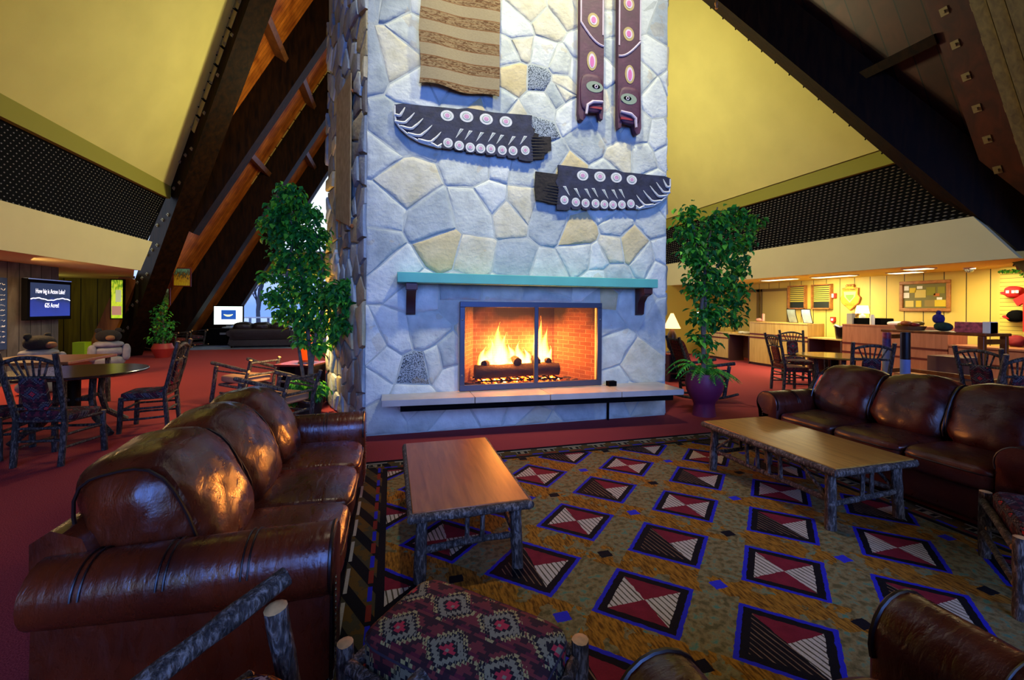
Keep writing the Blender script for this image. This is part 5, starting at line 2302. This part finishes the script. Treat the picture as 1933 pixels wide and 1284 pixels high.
def box_thing(name, label, cat, loc, size, mat, rz=0, bevel=.003, group=None):
    m = MB(); m.bx(-size[0] / 2, size[0] / 2, -size[1] / 2, size[1] / 2, 0, size[2])
    o = m.build(name, mat, None, loc, rz, smooth=0, bevel=bevel)
    return tag(o, label, cat, group)


for y, lab in ((8.72, 'left curved tent card with grey sky picture on the tall counter'), (8.31, 'right curved tent card with pale blue picture on the tall counter')):
    t = thing('tent_card', lab, 'tent card', (10.08, y, 1.217))
    m = MB()
    w_ = .125
    prof = [(.10 - .10 * math.sin(k * .17), .36 * k / 8) for k in range(9)]
    vs = [(x_, s_ * w_, z_) for s_ in (-1, 1) for x_, z_ in prof]
    m.add(vs, [(k, k + 1, 10 + k, 9 + k) for k in range(8)])
    m.add([(v[0] + .012, v[1], v[2]) for v in vs], [(k, 9 + k, 10 + k, k + 1) for k in range(8)])
    m.build('picture', plain('tent_picture_%d' % int(y * 100), '#8e9a94' if y > 8.5 else '#a9b6cc', .5, var=.2), t)
    m = MB()
    for s_ in (-1, 1):
        m.tube([(x_, s_ * w_, z_) for x_, z_ in prof], .008, 5)
    m.tube([(prof[8][0], -w_, .36), (prof[8][0], w_, .36)], .009, 5)
    m.tube([(prof[0][0], -w_, .008), (prof[0][0], w_, .008)], .008, 5)
    m.build('frame', BLACK, t)
m = MB()
m.cushion((0, 0, .05), (.16, .2, .10), 2.3, 8, 0, .01)
m.lathe([(0, .02), (.035, .02), (.035, .22), (0, .23)], (.0, -.13, 0), 12)
tag(m.build('candy_dish', plain('pink_cup', '#c98a78', .6), None, (10.1, 9.72, 1.217)), 'small pink cup and dish at the left end of the tall counter', 'cup')
m = MB()
for i, (y, s_) in enumerate(((-.25, .1), (-.05, .13), (.15, .1))):
    m.cushion((0, y, .04), (.2, s_ * 2, .08), 2.6, 6, 0, .012, seed=i)
tag(m.build('papers', plain('pale_papers', '#d9cfa8', .8), None, (10.15, 10.25, .832)), 'pale papers and bags on the low writing counter', 'papers')

# black bucket with liner
t = thing('bucket', 'black bucket with shiny crumpled liner on the low open counter', 'bucket', (10.14, 7.42, .887))
m = MB(); m.lathe([(0, 0), (.135, 0), (.165, .30), (.155, .30), (.13, .04), (0, .04)], (0, 0, 0), 24)
m.build('pail', plain('black_plastic', '#08080b', .25), t)
m = MB()
pts = []
for k in range(25):
    a = 2 * PI * k / 24
    pts.append((.165 * math.cos(a), .165 * math.sin(a), .30 + .02 * math.sin(a * 5)))
m.tube(pts, .018, 6)
m.build('liner', plain('liner_plastic', '#9aa0c0', .2), t)

# back counter things
m = MB(); m.bx(-.2, .2, -.28, .28, 0, .14)
tag(m.build('printer', BLACK, None, (10.25, 6.85, 1.247), bevel=.015), 'flat black printer on the tall reddish counter', 'printer')
m = MB(); m.cushion((0, 0, .04), (.3, .3, .09), 3, 8)
tag(m.build('white_bag', WHITE, None, (10.2, 6.35, 1.247)), 'small white bag beside the black printer', 'bag')
t = thing('table_lamp', 'white lamp with bright shade on the tall reddish counter below the emblem', 'lamp', (10.33, 7.13, 1.247))
m = MB(); m.lathe([(0, 0), (.06, 0), (.06, .2), (.02, .22), (.02, .27)], (0, 0, 0), 16)
m.build('base', WHITE, t)
m = MB(); m.lathe([(.13, .24), (.10, .42), (.094, .42), (.124, .24)], (0, 0, 0), 20)
m.build('lamp_shade', plain('white_shade_glow', '#fff4c8', .8, emit='#fff0b0', es=3), t)
m = MB(); m.bx(-.05, .05, -.06, .06, 0, .24)
tag(m.build('napkin_holder', plain('grey_card', '#9a9686', .6), None, (10.05, 7.18, 1.247)), 'grey upright card left of the black printer', 'card')
m = MB(); m.lathe([(0, 0), (.045, 0), (.045, .16), (.03, .19), (.03, .22), (0, .22)], (0, 0, 0), 14)
tag(m.build('bottle', plain('white_bottle', '#c9c6b8', .4), None, (10.03, 6.72, 1.247)), 'white bottle in front of the black printer', 'bottle')

# back wall: doors, letter boards, emblem, picture, alarms
WX = 11.19
for y, lab, n in ((10.2, 'door_1', 0), (11.27, 'door_2', 1)):
    m = MB()
    m.bx(WX - .03, WX, y - .43, y + .43, 0, 2.12)
    d = struct(lab, m, plain('door_tan', '#b39a4e', .6))
    m = MB()
    for y0, y1, z0, z1 in ((y - .50, y - .43, 0, 2.2), (y + .43, y + .50, 0, 2.2), (y - .50, y + .50, 2.12, 2.2)):
        m.bx(WX - .05, WX, y0, y1, z0, z1)
    m.build('door_frame', plain('door_frame_brown', '#6a5428', .6), d, smooth=0)
for y, lab in ((9.44, 'left letter board with yellow rows in an oak frame behind the counter'), (8.72, 'right letter board with yellow rows in an oak frame behind the counter')):
    t = thing('letter_board', lab, 'letter board', (WX, y, 1.92))
    m = MB()
    w_, h_ = .27, .335
    for y0, y1, z0, z1 in ((-w_, w_, h_ - .03, h_), (-w_, w_, -h_, -h_ + .03), (-w_, -w_ + .03, -h_, h_), (w_ - .03, w_, -h_, h_)):
        m.bx(-.10, 0, y0, y1, z0, z1)
    m.build('frame', FRAMEW, t, smooth=0)
    m = MB(); m.bx(-.03, 0, -w_ + .02, w_ - .02, -h_ + .02, h_ - .02)
    m.build('panel', plain('board_green_black', '#16201a', .6), t, smooth=0)
    for k in range(8):
        z = h_ - .065 - k * .055
        m = MB(); m.bx(-.036, -.03, -w_ + .035, w_ - .035, z - .017, z + .017)
        m.build('row', plain('board_row_yellow', '#b9b04a', .7), t, smooth=0)
YEL = plain('emblem_yellow', '#cfb41a', .6)
ORG = plain('emblem_orange', '#b5641c', .6)
DKB = plain('emblem_brown', '#6a300a', .6)
GRN = plain('emblem_green', '#6fae3a', .6)
t = thing('park_emblem', 'yellow shield emblem lettered OHIO STATE PARKS on the bright wall', 'emblem', (WX, 8.0, 1.9))


def shield(s_, h0, h1, mat, nm):
    m = MB()
    out = [(-.20, .22), (-.10, .24), (-.09, .32), (.09, .32), (.10, .24), (.20, .22), (.19, .05), (.25, -.02), (.21, -.16), (0, -.35), (-.21, -.16), (-.25, -.02), (-.19, .05)]
    m.prism([(a * s_, b * s_) for a, b in out], -h0, -h1, 'YZ')
    m.build(nm, mat, t, smooth=0)


shield(1.0, 0, .03, ORG, 'rim')
shield(.93, .03, .036, YEL, 'face')
m = MB()
m.prism([(-.15, .13), (.15, .13), (.13, 0), (0, -.15), (-.13, 0)], -.036, -.04, 'YZ')
m.prism([(-.10, .05), (.10, .05), (.09, -.01), (0, -.11), (-.09, -.01)], -.04, -.044, 'YZ', 1)
m.build('inner_shield', [plain('emblem_cream', '#e0dc8a', .6), GRN], t, smooth=0)
RM = (PI / 2, 0, -PI / 2)
text_mesh('OHIO', .08, DKB, t, (-.045, 0, .275), RM, 'lettering', .001)
text_mesh('STATE PARKS', .066, DKB, t, (-.045, 0, .18), RM, 'lettering', .001, sx=.85)
text_mesh('Department of\nNatural Resources', .038, DKB, t, (-.045, 0, -.20), RM, 'lettering', .001)
t = thing('fire_alarm', 'red and white fire alarm box beside the right letter board', 'alarm', (WX, 8.40, 1.94))
m = MB(); m.bx(-.05, 0, -.05, .05, -.065, .065); m.build('box', plain('alarm_red', '#b8281c', .4), t, bevel=.006)
m = MB(); m.bx(-.056, -.05, 0, .05, -.05, .05); m.build('light', WHITE, t, smooth=0)
t = thing('fire_alarm_pull', 'small red pull handle with white centre below the letter boards', 'alarm', (WX, 8.43, 1.31))
m = MB(); m.prism([(-.06, .07), (.06, .07), (.06, -.04), (0, -.09), (-.06, -.04)], 0, -.05, 'YZ'); m.build('box', plain('alarm_red', '#b8281c', .4), t)
m = MB(); m.bx(-.056, -.05, -.025, .035, -.03, .03); m.build('label_plate', WHITE, t, smooth=0)
m = MB(); m.prism([(-.06, .05), (.06, .05), (.06, 0), (0, -.08), (-.06, 0)], 0, -.06, 'YZ')
tag(m.build('thermostat', plain('tan_plastic', '#b58a4e', .5), None, (WX, 7.88, 1.47)), 'small tan thermostat under the shield emblem', 'thermostat')
t = thing('framed_display', 'wide oak framed display of small cards on the yellow board wall', 'picture', (WX, 6.45, 1.88))
m = MB()
w_, h_ = .46, .335
for y0, y1, z0, z1 in ((-w_, w_, h_ - .07, h_), (-w_, w_, -h_, -h_ + .07), (-w_, -w_ + .07, -h_ + .07, h_ - .07), (w_ - .07, w_, -h_ + .07, h_ - .07)):
    m.bx(-.05, 0, y0, y1, z0, z1)
m.build('frame', FRAMEW, t, bevel=.01)
m = MB(); m.bx(-.02, 0, -w_ + .06, w_ - .06, -h_ + .06, h_ - .06)
m.build('backing', plain('display_olive', '#6a6428', .5), t, smooth=0)
for y, z, a, b, c in ((.33, .18, .09, .10, WHITE), (.33, .02, .11, .12, WHITE), (.21, .13, .12, .11, YEL), (.08, .19, .10, .06, WHITE), (.07, .05, .2, .17, plain('card_tan', '#c9b45a', .6)), (-.12, .10, .16, .18, OLIVE),
                      (-.30, .12, .12, .14, OLIVE), (-.22, .02, .1, .06, ORG), (.27, -.17, .16, .14, plain('card_tan', '#c9b45a', .6)), (.10, -.17, .10, .14, YEL), (-.10, -.16, .18, .14, plain('card_brown', '#8a7430', .6)), (-.29, -.16, .2, .14, YEL), (-.27, -.06, .09, .05, WHITE)):
    m = MB(); m.bx(-.026, -.02, -y * -1 - a / 2, -y * -1 + a / 2, z - b / 2, z + b / 2)
    m.build('card', c, t, smooth=0)
# slatted display panel with caps
SLAT = NT('slat_panel_paint')
x, y, z = SLAT.xyz()
gr = ((z / .075).frac() - .5).abs().gt(.44)
SLAT.set('Base Color', SLAT.mix(gr, hexc('#d8c458'), hexc('#7a6820')))
SLAT.set('Roughness', .6)
m = MB(); m.bx(11.10, 11.2, 1.0, 5.22, 0, 2.38)
tag(m.build('slat_panel', SLAT.m, smooth=0), kind='structure')
RED = plain('red_cloth', '#c01418', .8, var=.15)
DRED = plain('dark_red_cloth', '#8a1016', .8, var=.2)


def cap(label, loc, mats, letters=False, seed=0):
    t = thing('cap', label, 'cap', loc, 0, 'caps on the slat panel')
    m = MB()
    m.cushion((-.10, 0, .0), (.2, .25, .22), 2.4, 10, 0, .01, seed=seed, wscale=9)
    m.build('crown', mats[0], t, smooth=70)
    m = MB()
    m.cushion((-.12, .10, -.03), (.17, .14, .05), 2.6, 8, rot=Matrix.Rotation(.5, 3, 'X'))
    m.build('brim', mats[1], t, smooth=70)
    if letters:
        for y_ in (.04, -.035, -.085):
            m = MB()
            m.bx(-.212, -.195, y_ - .02, y_ + .02, -.02, .03)
            m.build('patch', WHITE, t, smooth=0)
    m = MB(); m.tube([(-.05, 0, 0), (.0, 0, .02)], .006, 6)
    m.build('hook', METAL, t)


cap('red cap with white letter patches, topmost on the slat panel', (11.095, 4.98, 1.91), (RED, RED), True, 1)
cap('red and black cap in the middle of the slat panel', (11.095, 4.95, 1.47), (BLACK, RED), False, 2)
cap('dark red cap lowest on the slat panel', (11.095, 4.95, 1.01), (DRED, DRED), False, 3)
t = thing('red_shirt', 'bright red shirt hung at the right picture edge', 'shirt', (10.95, 4.66, 1.55))
m = MB()
m.prism([(-.30, .36), (.12, .36), (.30, .22), (.24, .10), (.17, .16), (.17, -.36), (-.30, -.36)], -.04, .02, 'YZ')
m.build('cloth', RED, t, bevel=.012)
m = MB(); m.tube([(0, -.1, .36), (.03, -.1, .42), (.14, -.1, .44)], .008, 6)
m.build('hanger', METAL, t)
gl = thing('garland', 'sprig of green garland pinned at the top of the slat panel', 'garland', (11.02, 5.0, 2.28))
foliage(gl, Vector((11.02, 5.0, 2.28)), [(11.02, 5.12, 2.32, .04, .10, .035, 26), (11.02, 4.98, 2.31, .04, .10, .035, 26), (11.02, 4.84, 2.24, .04, .10, .05, 30), (11.02, 4.7, 2.2, .04, .10, .05, 26)], .05, rf)

# soffit fittings
for y, x, l in ((9.0, 10.0, .9), (7.7, 10.2, .9), (6.4, 10.5, .5), (5.75, 9.8, .35)):
    t = thing('ceiling_light', {9.0: 'ceiling light strip above the tall counter', 7.7: 'longest bright ceiling light strip above the shield emblem',
                                6.4: 'small ceiling light above the framed display', 5.75: 'small ceiling light nearest the security camera'}[y], 'ceiling light', (x, y, 2.378), 0, 'ceiling lights over the reception')
    m = MB(); m.bx(-.16, .16, -l / 2 - .03, l / 2 + .03, -.02, 0); m.build('frame', WHITE, t, smooth=0)
    m = MB(); m.bx(-.13, .13, -l / 2, l / 2, -.024, -.02); m.build('diffuser', plain('strip_glow', '#fff4d0', .6, emit='#ffe9a8', es=4), t, smooth=0)
t = thing('security_camera', 'small dome security camera under the soffit at right', 'camera', (10.5, 5.36, 2.378))
m = MB(); m.lathe([(0, 0), (.085, 0), (.085, -.03), (0, -.03)], (0, 0, 0), 20); m.build('base', WHITE, t)
m = MB(); m.lathe([(.07, -.03), (.06, -.07), (.03, -.095), (0, -.10)], (0, 0, 0), 20); m.build('dome', plain('dome_chrome', '#8a8a8a', .1, .9), t)

# rustic display stand, tubes, cartons
BURNT = m_wood('burnt_pine', '#5a240c', '#9a5018', (4, 4, 1), .4, 4)
t = thing('display_stand', 'rustic burnt pine display stand in front of the reddish counter', 'stand', (8.2, 4.52, .001))
m = MB(); m.bx(-.28, .28, -.66, .66, 1.20, 1.24); m.build('top', BURNT, t, bevel=.008)
for x_ in (-.24, .24):
    for y_ in (-.60, .60):
        m = MB(); m.bx(x_ - .035, x_ + .035, y_ - .035, y_ + .035, 0, 1.20); m.build('post', BURNT, t, bevel=.008)
for y_ in (-.60, .60):
    for z in (1.12, .55):
        m = MB(); m.bx(-.21, .21, y_ - .025, y_ + .025, z - .035, z + .035); m.build('end_rail', BURNT, t, bevel=.006)
m = MB(); m.bx(.20, .25, -.57, .57, .52, .58); m.build('back_rail', BURNT, t, bevel=.006)


def tube_thing(label, loc, r, h, bands):
    t = thing('poster_tube', label, 'tube', loc)
    for z0, z1, mat, nm in bands:
        m = MB(); m.lathe([(0, z0), (r, z0), (r, z1), (0, z1)], (0, 0, 0), 20); m.build(nm, mat, t, smooth=40)
    return t


GT = plain('grey_tube', '#8f8f92', .4, var=.1)
tube_thing('tall grey poster tube with colourful top standing left of the display stand', (7.74, 4.97, .001), .055, 1.2,
           [(0, .96, GT, 'wrap'), (.96, 1.10, plain('tube_picture', '#5a3a6a', .4, var=.6, vscale=20), 'picture_band'), (1.10, 1.2, plain('tube_red', '#a03a4a', .4, var=.5, vscale=25), 'cap_band')])
tube_thing('tall black and blue poster tube standing before the display stand', (7.66, 4.66, .001), .062, 1.22,
           [(0, .30, plain('tube_dark_blue', '#1c2a6a', .3), 'lower_band'), (.30, .55, plain('tube_mid_blue', '#4a64b4', .3), 'middle_band'), (.55, .80, plain('tube_light_blue', '#7a92cc', .3), 'upper_band'), (.80, 1.22, plain('tube_black', '#121018', .3, var=.5, vscale=14), 'cap_band')])
CARD = plain('cardboard', '#a87048', .8, var=.08, vscale=3)
CARDD = plain('brown_carton', '#6e4636', .8, var=.08)
for i in range(4):
    y = 5.34 - i * .31
    t = thing('cardboard_box', ['leftmost lower cardboard carton below the display stand', 'second lower cardboard carton from the left below the display stand',
                                'third lower cardboard carton from the left, under the dark carton', 'rightmost lower cardboard carton behind the fan back chair'][i], 'carton', (8.98, y, .001), 0, 'cardboard cartons behind the right sofa')
    m = MB(); m.bx(-.24, .24, -.152, .152, 0, .44); m.build('carton', CARD, t, bevel=.004)
    m = MB(); m.bx(-.242, .242, -.02, .02, .44, .4415); m.build('tape', plain('packing_tape', '#c09a6a', .3), t, smooth=0)
t = thing('cardboard_box', 'wide dark brown carton stacked on the lower cartons', 'carton', (8.98, 4.76, .444), 0, 'cardboard cartons behind the right sofa')
m = MB(); m.bx(-.24, .24, -.24, .24, 0, .36); m.build('carton', CARDD, t, bevel=.004)
m = MB(); m.bx(-.242, .242, -.02, .02, .36, .3615); m.build('tape', plain('packing_tape', '#c09a6a', .3), t, smooth=0)

# goods on the display stand
t = thing('snack_basket', 'shallow basket of orange snack bags on the display stand', 'basket', (8.2, 4.92, 1.243))
m = MB(); m.lathe([(0, 0), (.17, 0), (.2, .06), (.185, .06), (.16, .015), (0, .015)], (0, 0, 0), 20); m.build('tray', plain('wicker', '#8a5a2a', .8), t)
for k in range(6):
    m = MB(); m.cushion((.09 * math.cos(k * 1.05), .09 * math.sin(k * 1.05), .085 + .02 * (k % 2)), (.13, .15, .07), 2.4, 6, 0, .008, seed=k)
    m.build('snack_bag', [plain('snack_orange', '#c85a1c', .4), plain('snack_red', '#a82a1c', .4), plain('snack_yellow', '#d09a2a', .4)][k % 3], t, smooth=60)
t = thing('plush_toy', 'purple and green plush toy sitting on the display stand', 'toy', (8.15, 4.46, 1.243))
m = MB(); m.cushion((0, 0, .07), (.16, .22, .14), 2.3, 8, 0, .01); m.build('body', plain('plush_green', '#1f3a2a', .9, var=.5, vscale=20), t, smooth=70)
m = MB(); m.cushion((0, .06, .19), (.13, .14, .15), 2.2, 8); m.cushion((0, .06, .28), (.05, .06, .08), 2.2, 6); m.build('head', plain('plush_purple', '#3a2a6a', .9, var=.4, vscale=20), t, smooth=70)
m = MB(); m.bx(-.08, .08, -.20, .20, 0, .15); 
t = thing('display_carton', 'open colourful carton of sweets at the right end of the display stand', 'carton', (8.22, 4.12, 1.243))
m.build('carton', plain('sweets_carton', '#b8505a', .5, var=.6, vscale=22), t, smooth=0)
m = MB(); m.bx(-.09, .07, -.20, -.12, 0, .16); m.build('white_packet', WHITE, t, smooth=0)
t = thing('green_packet_rack', 'small rack of green packets behind the fan back chair', 'rack', (10.12, 7.02, .887 + .36))
bpy.data.objects.remove(t)

# turned peg hanging from the right valley beam
m = MB(); m.lathe([(0, -.02), (.02, -.02), (.028, .0), (.016, .02), (.03, .05), (.036, .09), (.02, .12), (.014, .2), (0, .2)], (0, 0, 0), 14)
tag(m.build('turned_peg', plain('honey_wood', '#b5742a', .4), None, (5.63, 6.40, 7.03)), 'turned wooden peg hanging from the dark roof beam at the top edge', 'peg')

# ------------------------------------------------------------------ outside: snowy terrace and bare trees
SNOW = plain('blue_snow', '#aebfe6', .9, var=.1)
m = MB(); m.bx(-40, 30, 24.6, 70, -.12, -.05)
tag(m.build('snowy_ground', SNOW, smooth=0), kind='structure')
RAIL = plain('terrace_rail', '#5a6a9a', .8)
t = thing('terrace_railing', 'slanted snowy terrace railing outside the far window', 'railing', (-6.0, 26.5, -.05))
m = MB()
for k in range(9):
    m.bx(-2.5 + k * .9, -2.4 + k * .9, -.05, .05, 0, .95)
m.build('posts', RAIL, t, smooth=0)
m = MB(); m.bx(-2.6, 5.2, -.07, .07, .95, 1.02); m.bx(-2.6, 5.2, -.03, .03, .45, .5)
m.build('rails', SNOW, t, smooth=0)
TWIG = plain('blue_grey_bark', '#39435f', .9)
rt2 = random.Random(17)
for i, (x_, y_, h_) in enumerate(((-9.5, 31, 7.5), (-7.4, 27.5, 7), (-5.6, 36, 8.5), (-2.6, 28, 7.5), (-13.6, 37, 8), (-8.5, 44, 9), (-.8, 42, 8))):
    m = MB()

    def branch(p, d, L, r, lev):
        q = p + d * L
        m.tube([p, p.lerp(q, .5) + Vector((rt2.uniform(-.06, .06), 0, .03)) * L, q], [r, r * .8, r * .55], 5, cap=False)
        if lev:
            for _ in range(4 if lev > 1 else 3):
                nd = (d + Vector((rt2.uniform(-.9, .9), rt2.uniform(-.9, .9), rt2.uniform(-.1, .7)))).normalized()
                branch(p.lerp(q, rt2.uniform(.4, 1)), nd, L * rt2.uniform(.5, .75), r * .5, lev - 1)
    branch(Vector((0, 0, 0)), Vector((rt2.uniform(-.1, .1), 0, 1)), h_ * .38, .14, 4)
    o = m.build('bare_tree', TWIG, None, (x_, y_, -.06), smooth=60)
    tag(o, 'bare snowy tree outside the far left window', 'tree', 'bare trees outside the window')
